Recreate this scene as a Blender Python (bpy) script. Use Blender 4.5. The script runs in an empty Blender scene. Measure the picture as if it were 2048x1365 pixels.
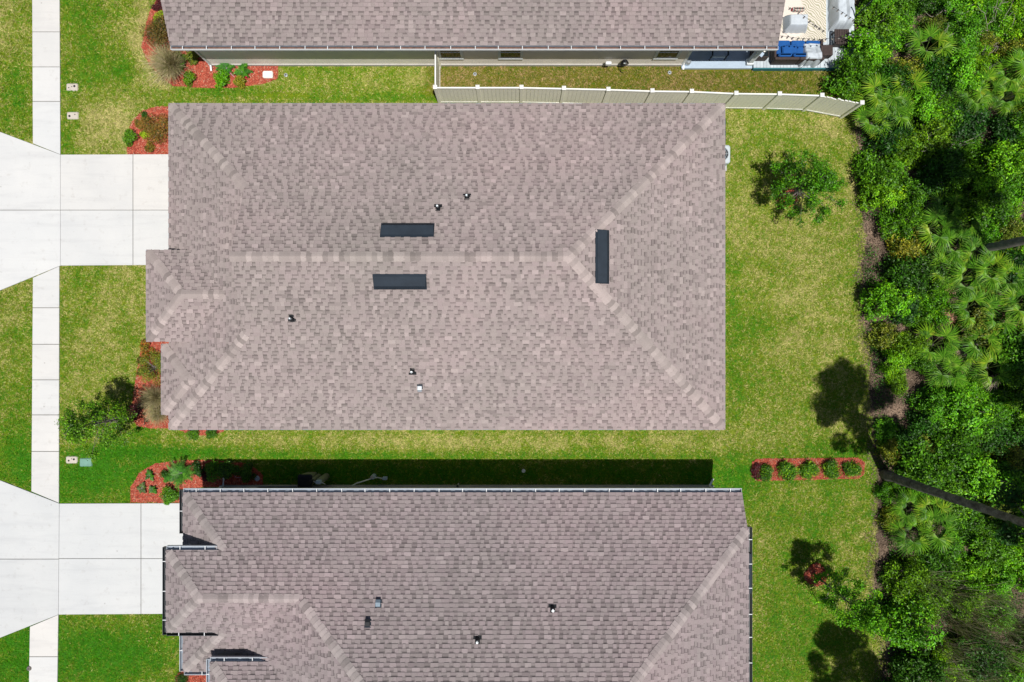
import bpy, math, random
import numpy as np
from mathutils import Vector, Matrix
R = math.radians
random.seed(7)
RNG = np.random.default_rng(11)
scene = bpy.context.scene
C = scene.collection

# ------------------------------------------------------------------ camera, sky, sun, exposure
F, HC, CX, CY = 1365.0, 30.3, 1024.0, 682.5
cam_d = bpy.data.cameras.new('camera')
cam = bpy.data.objects.new('camera', cam_d); C.objects.link(cam)
cam.location = (0, 0, HC); cam.rotation_euler = (0, 0, 0)
cam_d.sensor_width = 36.0; cam_d.lens = 36.0*F/2048.0
cam_d.clip_start = 0.1; cam_d.clip_end = 2000
scene.camera = cam

SUN = Vector((0.1216, -0.2454, 1.0)).normalized()
world = bpy.data.worlds.new('World'); scene.world = world; world.use_nodes = True
wn = world.node_tree
sky = wn.nodes.new('ShaderNodeTexSky'); sky.sky_type = 'NISHITA'; sky.sun_disc = False
sky.sun_elevation = math.asin(SUN.z); sky.sun_rotation = math.atan2(SUN.x, SUN.y)
wn.links.new(sky.outputs[0], wn.nodes['Background'].inputs[0])
wn.nodes['Background'].inputs[1].default_value = 0.05
sl = bpy.data.lights.new('sun', 'SUN'); sl.energy = 4.75; sl.angle = R(0.53); sl.color = (1.0, 0.96, 0.895)
so = bpy.data.objects.new('sun', sl); C.objects.link(so)
so.rotation_euler = SUN.to_track_quat('Z', 'Y').to_euler(); so.location = (10, -20, 60)
vs = scene.view_settings
vs.view_transform = 'Standard'; vs.look = 'None'; vs.gamma = 1.0; vs.use_curve_mapping = False
vs.exposure = 0.0
scene.cycles.max_bounces = 6

# ------------------------------------------------------------------ helpers
def g(px, py, h=0.0):
    s = (HC-h)/F
    return ((px-CX)*s, (CY-py)*s)
def gp(pts, h=0.0): return [g(x, y, h) for x, y in pts]

ORG = {}
def setp(o, label=None, cat=None, group=None, kind=None):
    if label: o['label'] = label
    if cat: o['category'] = cat
    if group: o['group'] = group
    if kind: o['kind'] = kind
    return o
def thing(name, loc, label, cat, group=None):
    o = bpy.data.objects.new(name, None); C.objects.link(o); o.location = loc
    o.empty_display_size = 0.2
    ORG[o.name] = Vector(loc)
    return setp(o, label, cat, group)
def link_mesh(name, me, mat, parent=None):
    o = bpy.data.objects.new(name, me); C.objects.link(o)
    if mat and not me.materials: me.materials.append(mat)
    if parent is not None:
        o.parent = parent; ORG[o.name] = ORG.get(parent.name, Vector((0, 0, 0)))
    else:
        ORG[o.name] = Vector((0, 0, 0))
    return o
def set_col(me, cols):
    a = me.attributes.new('col', 'FLOAT_COLOR', 'FACE')
    c = np.ones((len(cols), 4), dtype=np.float32); c[:, :3] = np.asarray(cols, dtype=np.float32)[:, :3]
    a.data.foreach_set('color', c.ravel())
def mesh_np(name, V, Fa, col=None):
    V = np.asarray(V, dtype=np.float32); Fa = np.asarray(Fa, dtype=np.int32)
    m, k = Fa.shape
    me = bpy.data.meshes.new(name)
    me.vertices.add(len(V)); me.vertices.foreach_set('co', V.ravel())
    me.loops.add(m*k); me.loops.foreach_set('vertex_index', Fa.ravel())
    me.polygons.add(m); me.polygons.foreach_set('loop_start', np.arange(0, m*k, k, dtype=np.int32))
    me.update(calc_edges=True)
    if col is not None: set_col(me, col)
    return me

class MB:
    def __init__(s): s.v = []; s.f = []; s.c = []
    def add(s, vs, fs, col=None):
        n = len(s.v); s.v += [tuple(v) for v in vs]
        for f in fs: s.f.append([i+n for i in f]); s.c.append(col or (.5, .5, .5))
    def box(s, x0, x1, y0, y1, z0, z1, col=None):
        s.prism([(x0, y0), (x1, y0), (x1, y1), (x0, y1)], z0, z1, col)
    def prism(s, poly, z0, z1, col=None):
        n = len(poly)
        a = sum(poly[i][0]*poly[(i+1) % n][1]-poly[(i+1) % n][0]*poly[i][1] for i in range(n))
        if a < 0: poly = poly[::-1]
        vs = [(x, y, z0) for x, y in poly]+[(x, y, z1) for x, y in poly]
        s.add(vs, [list(range(n))[::-1], list(range(n, 2*n))]+[[i, (i+1) % n, (i+1) % n+n, i+n] for i in range(n)], col)
    def rings(s, rings, col=None, cap0=True, cap1=True):
        n = len(rings[0]); vs = [v for r in rings for v in r]; fs = []
        for k in range(len(rings)-1):
            for i in range(n):
                fs.append([k*n+i, k*n+(i+1) % n, (k+1)*n+(i+1) % n, (k+1)*n+i])
        if cap0: fs.append(list(range(n))[::-1])
        if cap1: fs.append([(len(rings)-1)*n+i for i in range(n)])
        s.add(vs, fs, col)
    def rbox(s, x0, x1, y0, y1, z0, z1, r=.02, col=None):
        def ring(i, z, c):
            a0, a1, b0, b1 = x0+i, x1-i, y0+i, y1-i
            return [(a0+c, b0, z), (a1-c, b0, z), (a1, b0+c, z), (a1, b1-c, z), (a1-c, b1, z), (a0+c, b1, z), (a0, b1-c, z), (a0, b0+c, z)]
        s.rings([ring(0, z0, r), ring(0, z1-r, r), ring(r*.35, z1-r*.35, r), ring(r, z1, r*.8)], col)
    def obox(s, p, q, t, z0, z1, col=None):
        dx, dy = q[0]-p[0], q[1]-p[1]; L = math.hypot(dx, dy); nx, ny = -dy/L*t/2, dx/L*t/2
        s.prism([(p[0]+nx, p[1]+ny), (p[0]-nx, p[1]-ny), (q[0]-nx, q[1]-ny), (q[0]+nx, q[1]+ny)], z0, z1, col)
    def tube(s, pts, rad, n=7, col=None, jit=0.0):
        pts = [Vector(p) for p in pts]
        if not hasattr(rad, '__len__'): rad = [rad]*len(pts)
        rr = []
        for i, p in enumerate(pts):
            t = (pts[min(i+1, len(pts)-1)]-pts[max(i-1, 0)]).normalized()
            a = t.cross(Vector((0, 0, 1)) if abs(t.z) < .9 else Vector((1, 0, 0))).normalized(); b = t.cross(a)
            rr.append([tuple(p+(a*math.cos(k*2*math.pi/n)+b*math.sin(k*2*math.pi/n))*rad[i]*(1+jit*random.uniform(-1, 1))) for k in range(n)])
        s.rings(rr, col)
    def lathe(s, prof, cx, cy, n=14, col=None):
        s.rings([[(cx+r*math.cos(k*2*math.pi/n), cy+r*math.sin(k*2*math.pi/n), z) for k in range(n)] for r, z in prof], col)
    def build(s, name, mat, parent=None, smooth=False, local=False):
        me = bpy.data.meshes.new(name)
        o0 = Vector((0, 0, 0)) if (parent is None or local) else ORG.get(parent.name, Vector((0, 0, 0)))
        me.from_pydata([(v[0]-o0.x, v[1]-o0.y, v[2]-o0.z) for v in s.v], [], s.f)
        set_col(me, s.c)
        if smooth: me.polygons.foreach_set('use_smooth', [True]*len(me.polygons))
        me.update()
        return link_mesh(name, me, mat, parent)

def copy_tree(root, loc, rz=0, sc=1.0):
    r = root.copy(); C.objects.link(r); r.location = loc; r.rotation_euler = (0, 0, rz); r.scale = (sc,)*3 if not hasattr(sc, '__len__') else sc
    for ch in list(root.children):
        c = ch.copy(); C.objects.link(c); c.parent = r
        for gch in list(ch.children):
            d = gch.copy(); C.objects.link(d); d.parent = c
    return r

# value noise in numpy
def vnoise(x, y, scale, seed):
    rs = np.random.default_rng(seed); T = rs.random((256, 256))
    x = np.asarray(x)/scale+1000.3; y = np.asarray(y)/scale+1000.7
    xi = np.floor(x).astype(int); yi = np.floor(y).astype(int); fx = x-xi; fy = y-yi
    fx = fx*fx*(3-2*fx); fy = fy*fy*(3-2*fy)
    a = T[xi % 256, yi % 256]; b = T[(xi+1) % 256, yi % 256]; c = T[xi % 256, (yi+1) % 256]; d = T[(xi+1) % 256, (yi+1) % 256]
    return (a*(1-fx)+b*fx)*(1-fy)+(c*(1-fx)+d*fx)*fy
def inpoly(x, y, poly):
    inside = np.zeros(x.shape, bool); n = len(poly); j = n-1
    for i in range(n):
        xi, yi = poly[i]; xj, yj = poly[j]
        if yi != yj:
            inside ^= ((yi > y) != (yj > y)) & (x < (xj-xi)*(y-yi)/(yj-yi)+xi)
        j = i
    return inside

# ------------------------------------------------------------------ materials
def nodes(name):
    m = bpy.data.materials.new(name); m.use_nodes = True
    nt = m.node_tree; b = nt.nodes['Principled BSDF']
    b.inputs['Specular IOR Level'].default_value = 0.3
    return m, nt, b
def coord(nt):
    return nt.nodes.new('ShaderNodeNewGeometry').outputs['Position']
def noise(nt, vec, scale, detail=3, rough=.6):
    n = nt.nodes.new('ShaderNodeTexNoise'); n.inputs['Scale'].default_value = scale
    n.inputs['Detail'].default_value = detail; n.inputs['Roughness'].default_value = rough
    nt.links.new(vec, n.inputs['Vector']); return n.outputs[0]
def ramp(nt, fac, stops):
    r = nt.nodes.new('ShaderNodeValToRGB'); cr = r.color_ramp
    while len(cr.elements) < len(stops): cr.elements.new(.5)
    for e, (p, c) in zip(cr.elements, stops): e.position = p; e.color = (c[0], c[1], c[2], 1)
    nt.links.new(fac, r.inputs[0]); return r.outputs[0]
def mult(nt, a, b, fac=1.0, mode='MULTIPLY'):
    m = nt.nodes.new('ShaderNodeMix'); m.data_type = 'RGBA'; m.blend_type = mode
    m.inputs[0].default_value = fac
    nt.links.new(a, m.inputs[6]); nt.links.new(b, m.inputs[7]); return m.outputs[2]
def bump(nt, b, h, strength, dist=.01):
    n = nt.nodes.new('ShaderNodeBump'); n.inputs['Strength'].default_value = strength; n.inputs['Distance'].default_value = dist
    nt.links.new(h, n.inputs['Height']); nt.links.new(n.outputs[0], b.inputs['Normal'])
def gray(lo, hi, p0=.3, p1=.7): return [(p0, (lo,)*3), (p1, (hi,)*3)]
def plain(name, base, rough=.6, var=.12, scale=3.0, fine=40.0, metal=0.0, bmp=0.0, spec=.3):
    m, nt, b = nodes(name); p = coord(nt)
    lo = tuple(c*(1-var) for c in base); hi = tuple(min(1, c*(1+var)) for c in base)
    c1 = ramp(nt, noise(nt, p, scale, 4), [(.3, lo), (.7, hi)])
    c2 = ramp(nt, noise(nt, p, fine, 2), gray(1-var*.6, 1+var*.3))
    nt.links.new(mult(nt, c1, c2), b.inputs['Base Color'])
    b.inputs['Roughness'].default_value = rough; b.inputs['Metallic'].default_value = metal
    b.inputs['Specular IOR Level'].default_value = spec
    if bmp: bump(nt, b, noise(nt, p, fine, 3), bmp)
    return m
def attrmat(name, rough=.8, grain=30.0, gv=.12, big=None, translucent=0.0, spec=.25, bmp=0.0, per=None):
    m, nt, b = nodes(name); p = coord(nt)
    a = nt.nodes.new('ShaderNodeAttribute'); a.attribute_name = 'col'
    col = a.outputs['Color']
    if per:
        oi = nt.nodes.new('ShaderNodeObjectInfo'); col = mult(nt, col, ramp(nt, oi.outputs['Random'], per))
    if gv: col = mult(nt, col, ramp(nt, noise(nt, p, grain, 3), gray(1-gv, 1+gv)))
    if big:
        col = mult(nt, col, ramp(nt, noise(nt, p, big[0], 3), [(.3, big[1]), (.5, (1, 1, 1)), (.7, big[2])]))
    nt.links.new(col, b.inputs['Base Color'])
    b.inputs['Roughness'].default_value = rough; b.inputs['Specular IOR Level'].default_value = spec
    if bmp: bump(nt, b, noise(nt, p, grain, 3), bmp)
    if translucent:
        t = nt.nodes.new('ShaderNodeBsdfTranslucent'); mx = nt.nodes.new('ShaderNodeMixShader'); mx.inputs[0].default_value = translucent
        nt.links.new(col, t.inputs['Color']); nt.links.new(b.outputs[0], mx.inputs[1]); nt.links.new(t.outputs[0], mx.inputs[2])
        nt.links.new(mx.outputs[0], nt.nodes['Material Output'].inputs[0])
    return m

M = {}
M['shingle'] = attrmat('asphalt_shingle', .95, 55, .16, (.16, (.90, .93, .91), (1.10, 1.05, 1.06)), spec=.12)
M['concrete'] = attrmat('concrete', .85, 14, .03, (.45, (.95, .955, .96), (1.03, 1.025, 1.02)), spec=.2, bmp=.15)
def concrete_mat():
    m, nt, b = nodes('broom_concrete'); p = coord(nt)
    a = nt.nodes.new('ShaderNodeAttribute'); a.attribute_name = 'col'
    col = mult(nt, a.outputs['Color'], ramp(nt, noise(nt, p, .5, 4), [(.3, (.94, .945, .955)), (.7, (1.03, 1.025, 1.02))]))
    col = mult(nt, col, ramp(nt, noise(nt, p, 3.2, 5, .7), [(.30, (.90, .89, .88)), (.42, (1, 1, 1))]))
    col = mult(nt, col, ramp(nt, noise(nt, p, 22, 3, .7), gray(.965, 1.02)))
    sc = nt.nodes.new('ShaderNodeMapping'); sc.inputs['Scale'].default_value = (.35, 3.0, 1); nt.links.new(p, sc.inputs[0])
    col = mult(nt, col, ramp(nt, noise(nt, sc.outputs[0], 1.0, 4, .65), [(.32, (.93, .93, .935)), (.5, (1, 1, 1))]))
    sp = nt.nodes.new('ShaderNodeTexVoronoi'); sp.inputs['Scale'].default_value = 1.1; nt.links.new(p, sp.inputs['Vector'])
    col = mult(nt, col, ramp(nt, sp.outputs['Distance'], [(.0, (.62, .60, .58)), (.03, (.80, .79, .78)), (.045, (1, 1, 1))]))
    nt.links.new(col, b.inputs['Base Color']); b.inputs['Roughness'].default_value = .88
    bump(nt, b, noise(nt, p, 40, 3), .2)
    return m
M['concrete'] = concrete_mat()
M['white'] = plain('white_aluminium', (.72, .74, .76), .45, .05)
M['whitevinyl'] = plain('white_vinyl', (.80, .80, .77), .5, .05)
M['tanvinyl'] = plain('almond_vinyl', (.88, .86, .74), .5, .04, .7)
M['greygutter'] = plain('grey_blue_gutter', (.46, .50, .55), .5, .08)
M['darkgutter'] = plain('dark_gutter', (.035, .042, .05), .5, .1)
M['stucco'] = plain('beige_stucco', (.85, .80, .74), .9, .05, 1.2, 60, bmp=.3)
M['foundation'] = plain('foundation', (.42, .41, .39), .9, .1)
M['fascia'] = plain('fascia_paint', (.42, .42, .43), .6, .05)
M['dark'] = plain('dark_painted_metal', (.022, .032, .046), .65, .15, spec=.15)
M['rubber'] = plain('black_rubber', (.012, .014, .017), .6, .15)
M['galv'] = plain('galvanised_metal', (.55, .60, .64), .35, .1, metal=.6)
M['steel'] = plain('dull_steel', (.16, .21, .26), .5, .15, metal=.3)
M['glass'] = plain('window_glass', (.015, .02, .022), .08, .1, spec=.6)
M['trim'] = plain('window_trim', (.74, .78, .80), .5, .05)
M['trough'] = plain('grey_blue_trough', (.24, .28, .34), .5, .2, 3, 20)  # plain grey-blue channel metal, darker than the gutter lip
M['porch'] = plain('painted_porch', (.40, .49, .60), .6, .07)
M['soil'] = plain('joint_soil', (.16, .15, .13), .95, .25)
M['asphalt'] = plain('asphalt', (.06, .06, .06), .9, .2)
M['mulch'] = plain('red_mulch', (.30, .058, .036), .95, .35, 6, 45, bmp=.6)
M['chip'] = attrmat('mulch_chip', .9, 30, .15)
M['leaf'] = attrmat('leaf', .48, 9, .18, None, .20, spec=.32, per=[(0, (.55, .62, .8)), (.35, (.85, .90, 1)), (.7, (1.1, 1.05, 1)), (1, (1.6, 1.12, 1))])
M['leafdull'] = attrmat('leaf_dull', .6, 9, .18, None, .22, spec=.25)
M['blade'] = attrmat('grass_blade', .7, 3, .0, None, .2, spec=.2)
M['bark'] = plain('bark', (.17, .155, .145), .9, .55, 4, 14, bmp=1.0)
M['greybark'] = plain('grey_bark', (.20, .18, .165), .9, .3, 5, 25, bmp=.8)
M['deadwood'] = plain('dead_wood', (.34, .30, .26), .9, .25, 4, 25)
M['wicker'] = plain('brown_wicker', (.050, .034, .031), .6, .3, 6, 50, bmp=.8)
M['blue'] = plain('blue_fabric', (.010, .085, .30), .85, .12, 4, 50)
M['cover'] = plain('grey_cover', (.50, .55, .60), .55, .06, 2, 20)
M['plank'] = attrmat('deck_board', .7, 12, .07)
M['navy'] = plain('blue_painted_trim', (.03, .16, .19), .6, .1)
M['cream'] = plain('cream_plastic', (.52, .47, .41), .6, .06)
M['greenlid'] = plain('green_plastic', (.17, .33, .27), .6, .15)
M['trash'] = plain('trash_can_plastic', (.19, .20, .15), .5, .08)
M['black'] = plain('black_plastic', (.012, .013, .015), .5, .1)
M['red'] = plain('red_plastic', (.42, .012, .04), .5, .1)
M['pink'] = plain('pink_stake', (.42, .28, .38), .6, .1)
M['acgrey'] = plain('ac_enamel', (.50, .56, .60), .45, .05)
def striped():
    m, nt, b = nodes('striped_fabric'); p = coord(nt)
    w = nt.nodes.new('ShaderNodeTexWave'); w.wave_type = 'BANDS'; w.bands_direction = 'X'; w.inputs['Scale'].default_value = 2.3
    w.inputs['Distortion'].default_value = .6; nt.links.new(p, w.inputs['Vector'])
    nt.links.new(ramp(nt, w.outputs[1], [(0, (.35, .02, .03)), (.25, (.75, .7, .62)), (.5, (.05, .30, .25)), (.75, (.8, .75, .68)), (1, (.08, .03, .03))]), b.inputs['Base Color'])
    b.inputs['Roughness'].default_value = .9; return m
M['striped'] = striped()
def rugmat():
    m, nt, b = nodes('palm_print_rug'); p = coord(nt)
    big = noise(nt, p, 1.1, 1)
    w = nt.nodes.new('ShaderNodeTexWave'); w.wave_type = 'RINGS'; w.rings_direction = 'SPHERICAL'
    w.inputs['Scale'].default_value = 3.2; w.inputs['Distortion'].default_value = 9; w.inputs['Detail'].default_value = 1; w.inputs['Detail Scale'].default_value = .9
    nt.links.new(p, w.inputs['Vector'])
    a = ramp(nt, w.outputs[1], [(.55, (.66, .60, .53)), (.68, (.36, .35, .24))])
    sx = nt.nodes.new('ShaderNodeSeparateXYZ'); nt.links.new(p, sx.inputs[0])
    mr = nt.nodes.new('ShaderNodeMapRange'); mr.inputs[1].default_value = 12.2; mr.inputs[2].default_value = 13.4; mr.inputs[3].default_value = -.12; mr.inputs[4].default_value = .22; nt.links.new(sx.outputs[0], mr.inputs[0])
    ad = nt.nodes.new('ShaderNodeMath'); nt.links.new(big, ad.inputs[0]); nt.links.new(mr.outputs[0], ad.inputs[1])
    mk = ramp(nt, ad.outputs[0], gray(0, 1, .45, .55))
    mx = nt.nodes.new('ShaderNodeMix'); mx.data_type = 'RGBA'; nt.links.new(mk, mx.inputs[0])
    mx.inputs[6].default_value = (.68, .61, .55, 1); nt.links.new(a, mx.inputs[7])
    nt.links.new(mx.outputs[2], b.inputs['Base Color']); b.inputs['Roughness'].default_value = .95; return m
M['rug'] = rugmat()

# ------------------------------------------------------------------ lawn fields
BEDS = {}   # name -> pixel polygon at ground
BEDS['top'] = [(330, -20), (312, 5), (300, 25), (290, 60), (284, 95), (298, 130), (322, 152), (345, 172), (400, 176), (470, 176), (530, 168), (556, 158), (557, 128), (420, 129), (385, 96), (345, -20)]
BEDS['front'] = [(345, 214), (312, 214), (284, 224), (263, 246), (253, 278), (256, 309), (345, 309)]
BEDS['entry'] = [(300, 676), (285, 686), (279, 715), (272, 760), (266, 800), (262, 830), (275, 852), (300, 857), (352, 856), (375, 867), (418, 872), (446, 864), (452, 850), (380, 800), (380, 676)]
BEDS['palm'] = [(262, 1005), (262, 975), (280, 945), (310, 928), (360, 921), (430, 921), (500, 928), (526, 950), (526, 974), (400, 974), (400, 1005)]
BEDS['hedge'] = [(1504, 925), (1512, 918), (1715, 916), (1729, 925), (1727, 950), (1716, 957), (1514, 962), (1504, 952)]
BEDS['low'] = [(355, 1400), (352, 1352), (368, 1338), (440, 1338), (440, 1400)]
def ringpoly(cx, cy, r, n=16, seed=0):
    rr = random.Random(seed); return [(cx+(r*(1+.12*rr.uniform(-1, 1)))*math.cos(i*2*math.pi/n), cy+(r*(1+.12*rr.uniform(-1, 1)))*math.sin(i*2*math.pi/n)) for i in range(n)]
BEDS['ringa'] = ringpoly(1573, 394, 22, seed=1)
BEDS['ringb'] = ringpoly(1632, 1150, 23, seed=2)
WOOD = [(1716, -200), (1704, 60), (1690, 140), (1704, 185), (1712, 240), (1706, 280), (1716, 330), (1713, 400), (1724, 470), (1716, 540), (1722, 620), (1728, 700), (1738, 800), (1742, 900), (1748, 960), (1744, 1050), (1744, 1180), (1752, 1240), (1768, 1300), (1745, 1400), (1740, 1600), (2500, 1600), (2500, -200)]
WOODW = gp(WOOD)
CONC = {
    'apron_a': [(-60, 240), (0, 264), (122, 310), (122, 532), (0, 582), (-60, 606)],
    'apron_b': [(-60, 936), (0, 960), (120, 1007), (118, 1229), (0, 1276), (-60, 1300)],
    'drive_a': [(122, 310), (420, 309), (420, 530), (122, 532)],
    'drive_b': [(120, 1007), (420, 1006), (420, 1227), (118, 1229)],
    'walk_top': [(65, -120), (120, -120), (122, 310), (67, 288)],
    'walk_mid': [(67, 556), (120, 533), (119, 1006), (64, 983)],
    'walk_low': [(61, 1253), (118, 1229), (114, 1500), (57, 1500)],
}
HOUSES_G = [(-13.2, 8.1, -3.1, 9.1), (-12.8, 8.8, -20, -6.44), (-13.4, 15.0, 12.24, 24)]
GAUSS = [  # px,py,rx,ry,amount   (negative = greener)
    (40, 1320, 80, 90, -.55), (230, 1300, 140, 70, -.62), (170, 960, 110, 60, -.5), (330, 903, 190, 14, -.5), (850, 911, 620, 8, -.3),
    (1600, 1160, 120, 240, -.22), (900, 948, 900, 26, -.5), (1640, 1040, 40, 60, -.1), (1470, 980, 60, 60, -.3), (170, 60, 60, 120, -.33), (245, 145, 25, 30, -.35), (140, 260, 18, 60, -.3),  # the long strip's greener grass colour also darkens the lower house's shadow
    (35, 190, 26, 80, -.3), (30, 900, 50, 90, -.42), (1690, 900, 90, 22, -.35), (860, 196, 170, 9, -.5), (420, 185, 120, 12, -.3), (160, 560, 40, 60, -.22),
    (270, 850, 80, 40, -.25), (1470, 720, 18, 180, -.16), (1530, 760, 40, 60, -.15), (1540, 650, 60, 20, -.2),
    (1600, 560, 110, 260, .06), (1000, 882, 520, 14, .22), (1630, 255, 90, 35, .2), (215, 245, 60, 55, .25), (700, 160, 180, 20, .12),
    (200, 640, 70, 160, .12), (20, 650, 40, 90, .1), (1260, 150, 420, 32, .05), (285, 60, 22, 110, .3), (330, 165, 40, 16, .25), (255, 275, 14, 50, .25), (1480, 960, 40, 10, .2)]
def dry_field(X, Y):
    px = X*F/HC+CX; py = CY-Y*F/HC
    d = .50+.24*(vnoise(X, Y, 2.2, 1)-.5)+.22*(vnoise(X, Y, .8, 2)-.5)+.27*(vnoise(X, Y, .3, 3)-.5)+.26*(vnoise(X, Y, .12, 13)-.5)
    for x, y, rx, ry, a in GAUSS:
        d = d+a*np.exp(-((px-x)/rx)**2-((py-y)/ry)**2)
    br = brown_field(X, Y); d = d*(1-br)+br*(.55+(d-.55)*.45)
    return d
def brown_field(X, Y):
    px = X*F/HC+CX; py = CY-Y*F/HC
    s = lambda t: 1/(1+np.exp(-t))
    return s((px-855)/8)*s((1660-px)/20)*s((py-110)/4)*s((193-py)/4)
def grass_col(d, br):
    d = np.clip(d, 0, 1)[:, None]
    G = np.array([[.048, .215, .003]]); Mi = np.array([[.205, .270, .014]]); S = np.array([[.56, .49, .20]])
    c = np.where(d < .5, G+(Mi-G)*d*2, Mi+(S-Mi)*(d-.5)*2)
    bt = np.array([[.80, .62, .75]])
    return c*(1+(bt-1)*br[:, None])

# ------------------------------------------------------------------ ground, road, lawn grass
def make_ground():
    xs = np.concatenate([[-400, -120, -50], np.arange(-26, 27.01, .18), [50, 120, 400]])
    ys = np.concatenate([[-400, -120, -40], np.arange(-18, 18.01, .18), [40, 120, 400]])
    X, Y = np.meshgrid(xs, ys, indexing='ij'); nx, ny = X.shape
    x = X.ravel(); y = Y.ravel()
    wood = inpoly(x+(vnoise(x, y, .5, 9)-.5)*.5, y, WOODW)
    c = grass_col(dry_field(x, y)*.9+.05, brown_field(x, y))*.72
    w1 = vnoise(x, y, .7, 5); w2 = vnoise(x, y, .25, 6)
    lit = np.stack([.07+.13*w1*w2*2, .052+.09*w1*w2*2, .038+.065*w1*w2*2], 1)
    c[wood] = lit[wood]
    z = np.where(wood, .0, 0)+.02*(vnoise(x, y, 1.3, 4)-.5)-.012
    V = np.stack([x, y, z], 1)
    i = np.arange(nx-1)[:, None]*ny+np.arange(ny-1)[None, :]; i = i.ravel()
    Fq = np.stack([i, i+ny, i+ny+1, i+1], 1)
    me = mesh_np('ground', V, Fq)
    a = me.attributes.new('col', 'FLOAT_COLOR', 'POINT'); cc = np.ones((len(V), 4), np.float32); cc[:, :3] = c; a.data.foreach_set('color', cc.ravel())
    o = link_mesh('ground', me, attrmat('soil_and_turf', .95, 16, .28, None, 0, .1, .5))
    setp(o, 'flat lawn and woodland soil under the houses', None, kind='structure')
    return o
make_ground()
def make_grass():
    n = 1150000
    x = RNG.uniform(-23.6, 17.2, n); y = RNG.uniform(-16.2, 16.2, n)
    ok = ~inpoly(x+(vnoise(x, y, .4, 21)-.5)*.35-.12, y, WOODW)
    for k, p in CONC.items(): ok &= ~inpoly(x, y, gp(p))
    for k, p in BEDS.items(): ok &= ~inpoly(x+(vnoise(x, y, .2, 22)-.5)*.12, y, gp(p))
    for a, b, c, d in HOUSES_G: ok &= ~((x > a) & (x < b) & (y > c) & (y < d))
    ok &= ~((x > 7.5) & (x < 15.1) & (y > 11.95))
    px = x*F/HC+CX; py = CY-y*F/HC
    # bare sandy scuffs
    for bx, by, rx, ry in [(858, 183, 14, 9), (560, 192, 60, 7), (1698, 238, 16, 10), (1440, 895, 18, 4), (1330, 893, 20, 3)]:
        ok &= ~((((px-bx)/rx)**2+((py-by)/ry)**2 < 1) & (RNG.random(n) < .8))
    x = x[ok]; y = y[ok]; n = len(x)
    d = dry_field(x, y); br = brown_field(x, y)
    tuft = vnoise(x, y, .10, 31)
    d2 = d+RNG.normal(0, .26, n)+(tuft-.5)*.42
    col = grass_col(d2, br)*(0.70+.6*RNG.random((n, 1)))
    ang = vnoise(x, y, .16, 33)*12+RNG.uniform(0, 2.2, n)
    L = RNG.uniform(.06, .14, n); w = RNG.uniform(.009, .020, n)
    dx = np.cos(ang); dy = np.sin(ang); zt = RNG.uniform(.012, .06, n)*(.6+.8*tuft)
    b0 = np.stack([x-dy*w, y+dx*w, np.full(n, .0)+RNG.uniform(0, .012, n)], 1)
    b1 = np.stack([x+dy*w, y-dx*w, np.full(n, .0)+RNG.uniform(0, .012, n)], 1)
    t = np.stack([x+dx*L, y+dy*L, zt], 1)
    V = np.stack([b0, b1, t], 1).reshape(-1, 3)
    Fa = np.arange(n*3).reshape(-1, 3)
    o = link_mesh('lawn_grass', mesh_np('lawn_grass', V, Fa, col), M['blade'])
    setp(o, 'mown lawn grass mottled green and straw between the houses', 'grass', kind='stuff')
make_grass()

# road beyond the aprons
m = MB(); m.box(-36, -24.9, -60, 60, -.05, .004); setp(m.build('road', M['asphalt']), kind='structure')
m = MB(); m.box(-24.9, -24.45, -60, 60, -.05, .10); setp(m.build('kerb', M['foundation']), kind='structure')

# ------------------------------------------------------------------ concrete paving, slab by slab
def clip_half(poly, a, b, c):       # keep a*x+b*y<=c
    out = []; n = len(poly)
    for i in range(n):
        p, q = poly[i], poly[(i+1) % n]; dp = a*p[0]+b*p[1]-c; dq = a*q[0]+b*q[1]-c
        if dp <= 0: out.append(p)
        if (dp < 0 < dq) or (dq < 0 < dp):
            t = dp/(dp-dq); out.append((p[0]+(q[0]-p[0])*t, p[1]+(q[1]-p[1])*t))
    return out
def paving(name, poly_px, xs, ys, gap=.006):
    base = setp(thing(name, (*g(*poly_px[0]), 0), None, None), kind='structure')
    m = MB(); pw = gp(poly_px); m.prism(pw, -.06, .018); m.build('joint_bed', M['soil'], base)
    xs = [-1e4]+sorted(xs)+[1e4]; ys = [-1e4]+sorted(ys)+[1e4]
    for i in range(len(xs)-1):
        for j in range(len(ys)-1):
            x0 = g(xs[i], 0)[0]+gap; x1 = g(xs[i+1], 0)[0]-gap; yt = g(0, ys[j])[1]-gap; yb = g(0, ys[j+1])[1]+gap
            p = clip_half(clip_half(clip_half(clip_half(pw, -1, 0, -x0), 1, 0, x1), 0, 1, yt), 0, -1, -yb)
            if len(p) < 3: continue
            cxm = sum(q[0] for q in p)/len(p); cym = sum(q[1] for q in p)/len(p)
            rin = lambda q, e: (q[0]+(cxm-q[0])*e/max(.3, math.hypot(q[0]-cxm, q[1]-cym)), q[1]+(cym-q[1])*e/max(.3, math.hypot(q[0]-cxm, q[1]-cym)))
            k = random.uniform(.965, 1.025); warm = random.uniform(-.012, .012)
            col = ((.610+warm)*k, .607*k, (.598-warm)*k)
            if name == 'driveway_apron' and poly_px[1][1] > 700 or (name == 'driveway' and poly_px[0][1] > 700): col = (.555*k, .568*k, .575*k)
            mm = MB(); a = sum(p[q][0]*p[(q+1) % len(p)][1]-p[(q+1) % len(p)][0]*p[q][1] for q in range(len(p)))
            if a < 0: p = p[::-1]
            mm.rings([[(*rin(q, .006), -.05) for q in p], [(*rin(q, .006), .038) for q in p], [(*rin(q, .016), .05) for q in p]], col)
            mm.build('slab', M['concrete'], base)
paving('driveway_apron', CONC['apron_a'], [], [421])
paving('driveway_apron', CONC['apron_b'], [], [1118])
paving('driveway', CONC['drive_a'], [267], [421])
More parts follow.
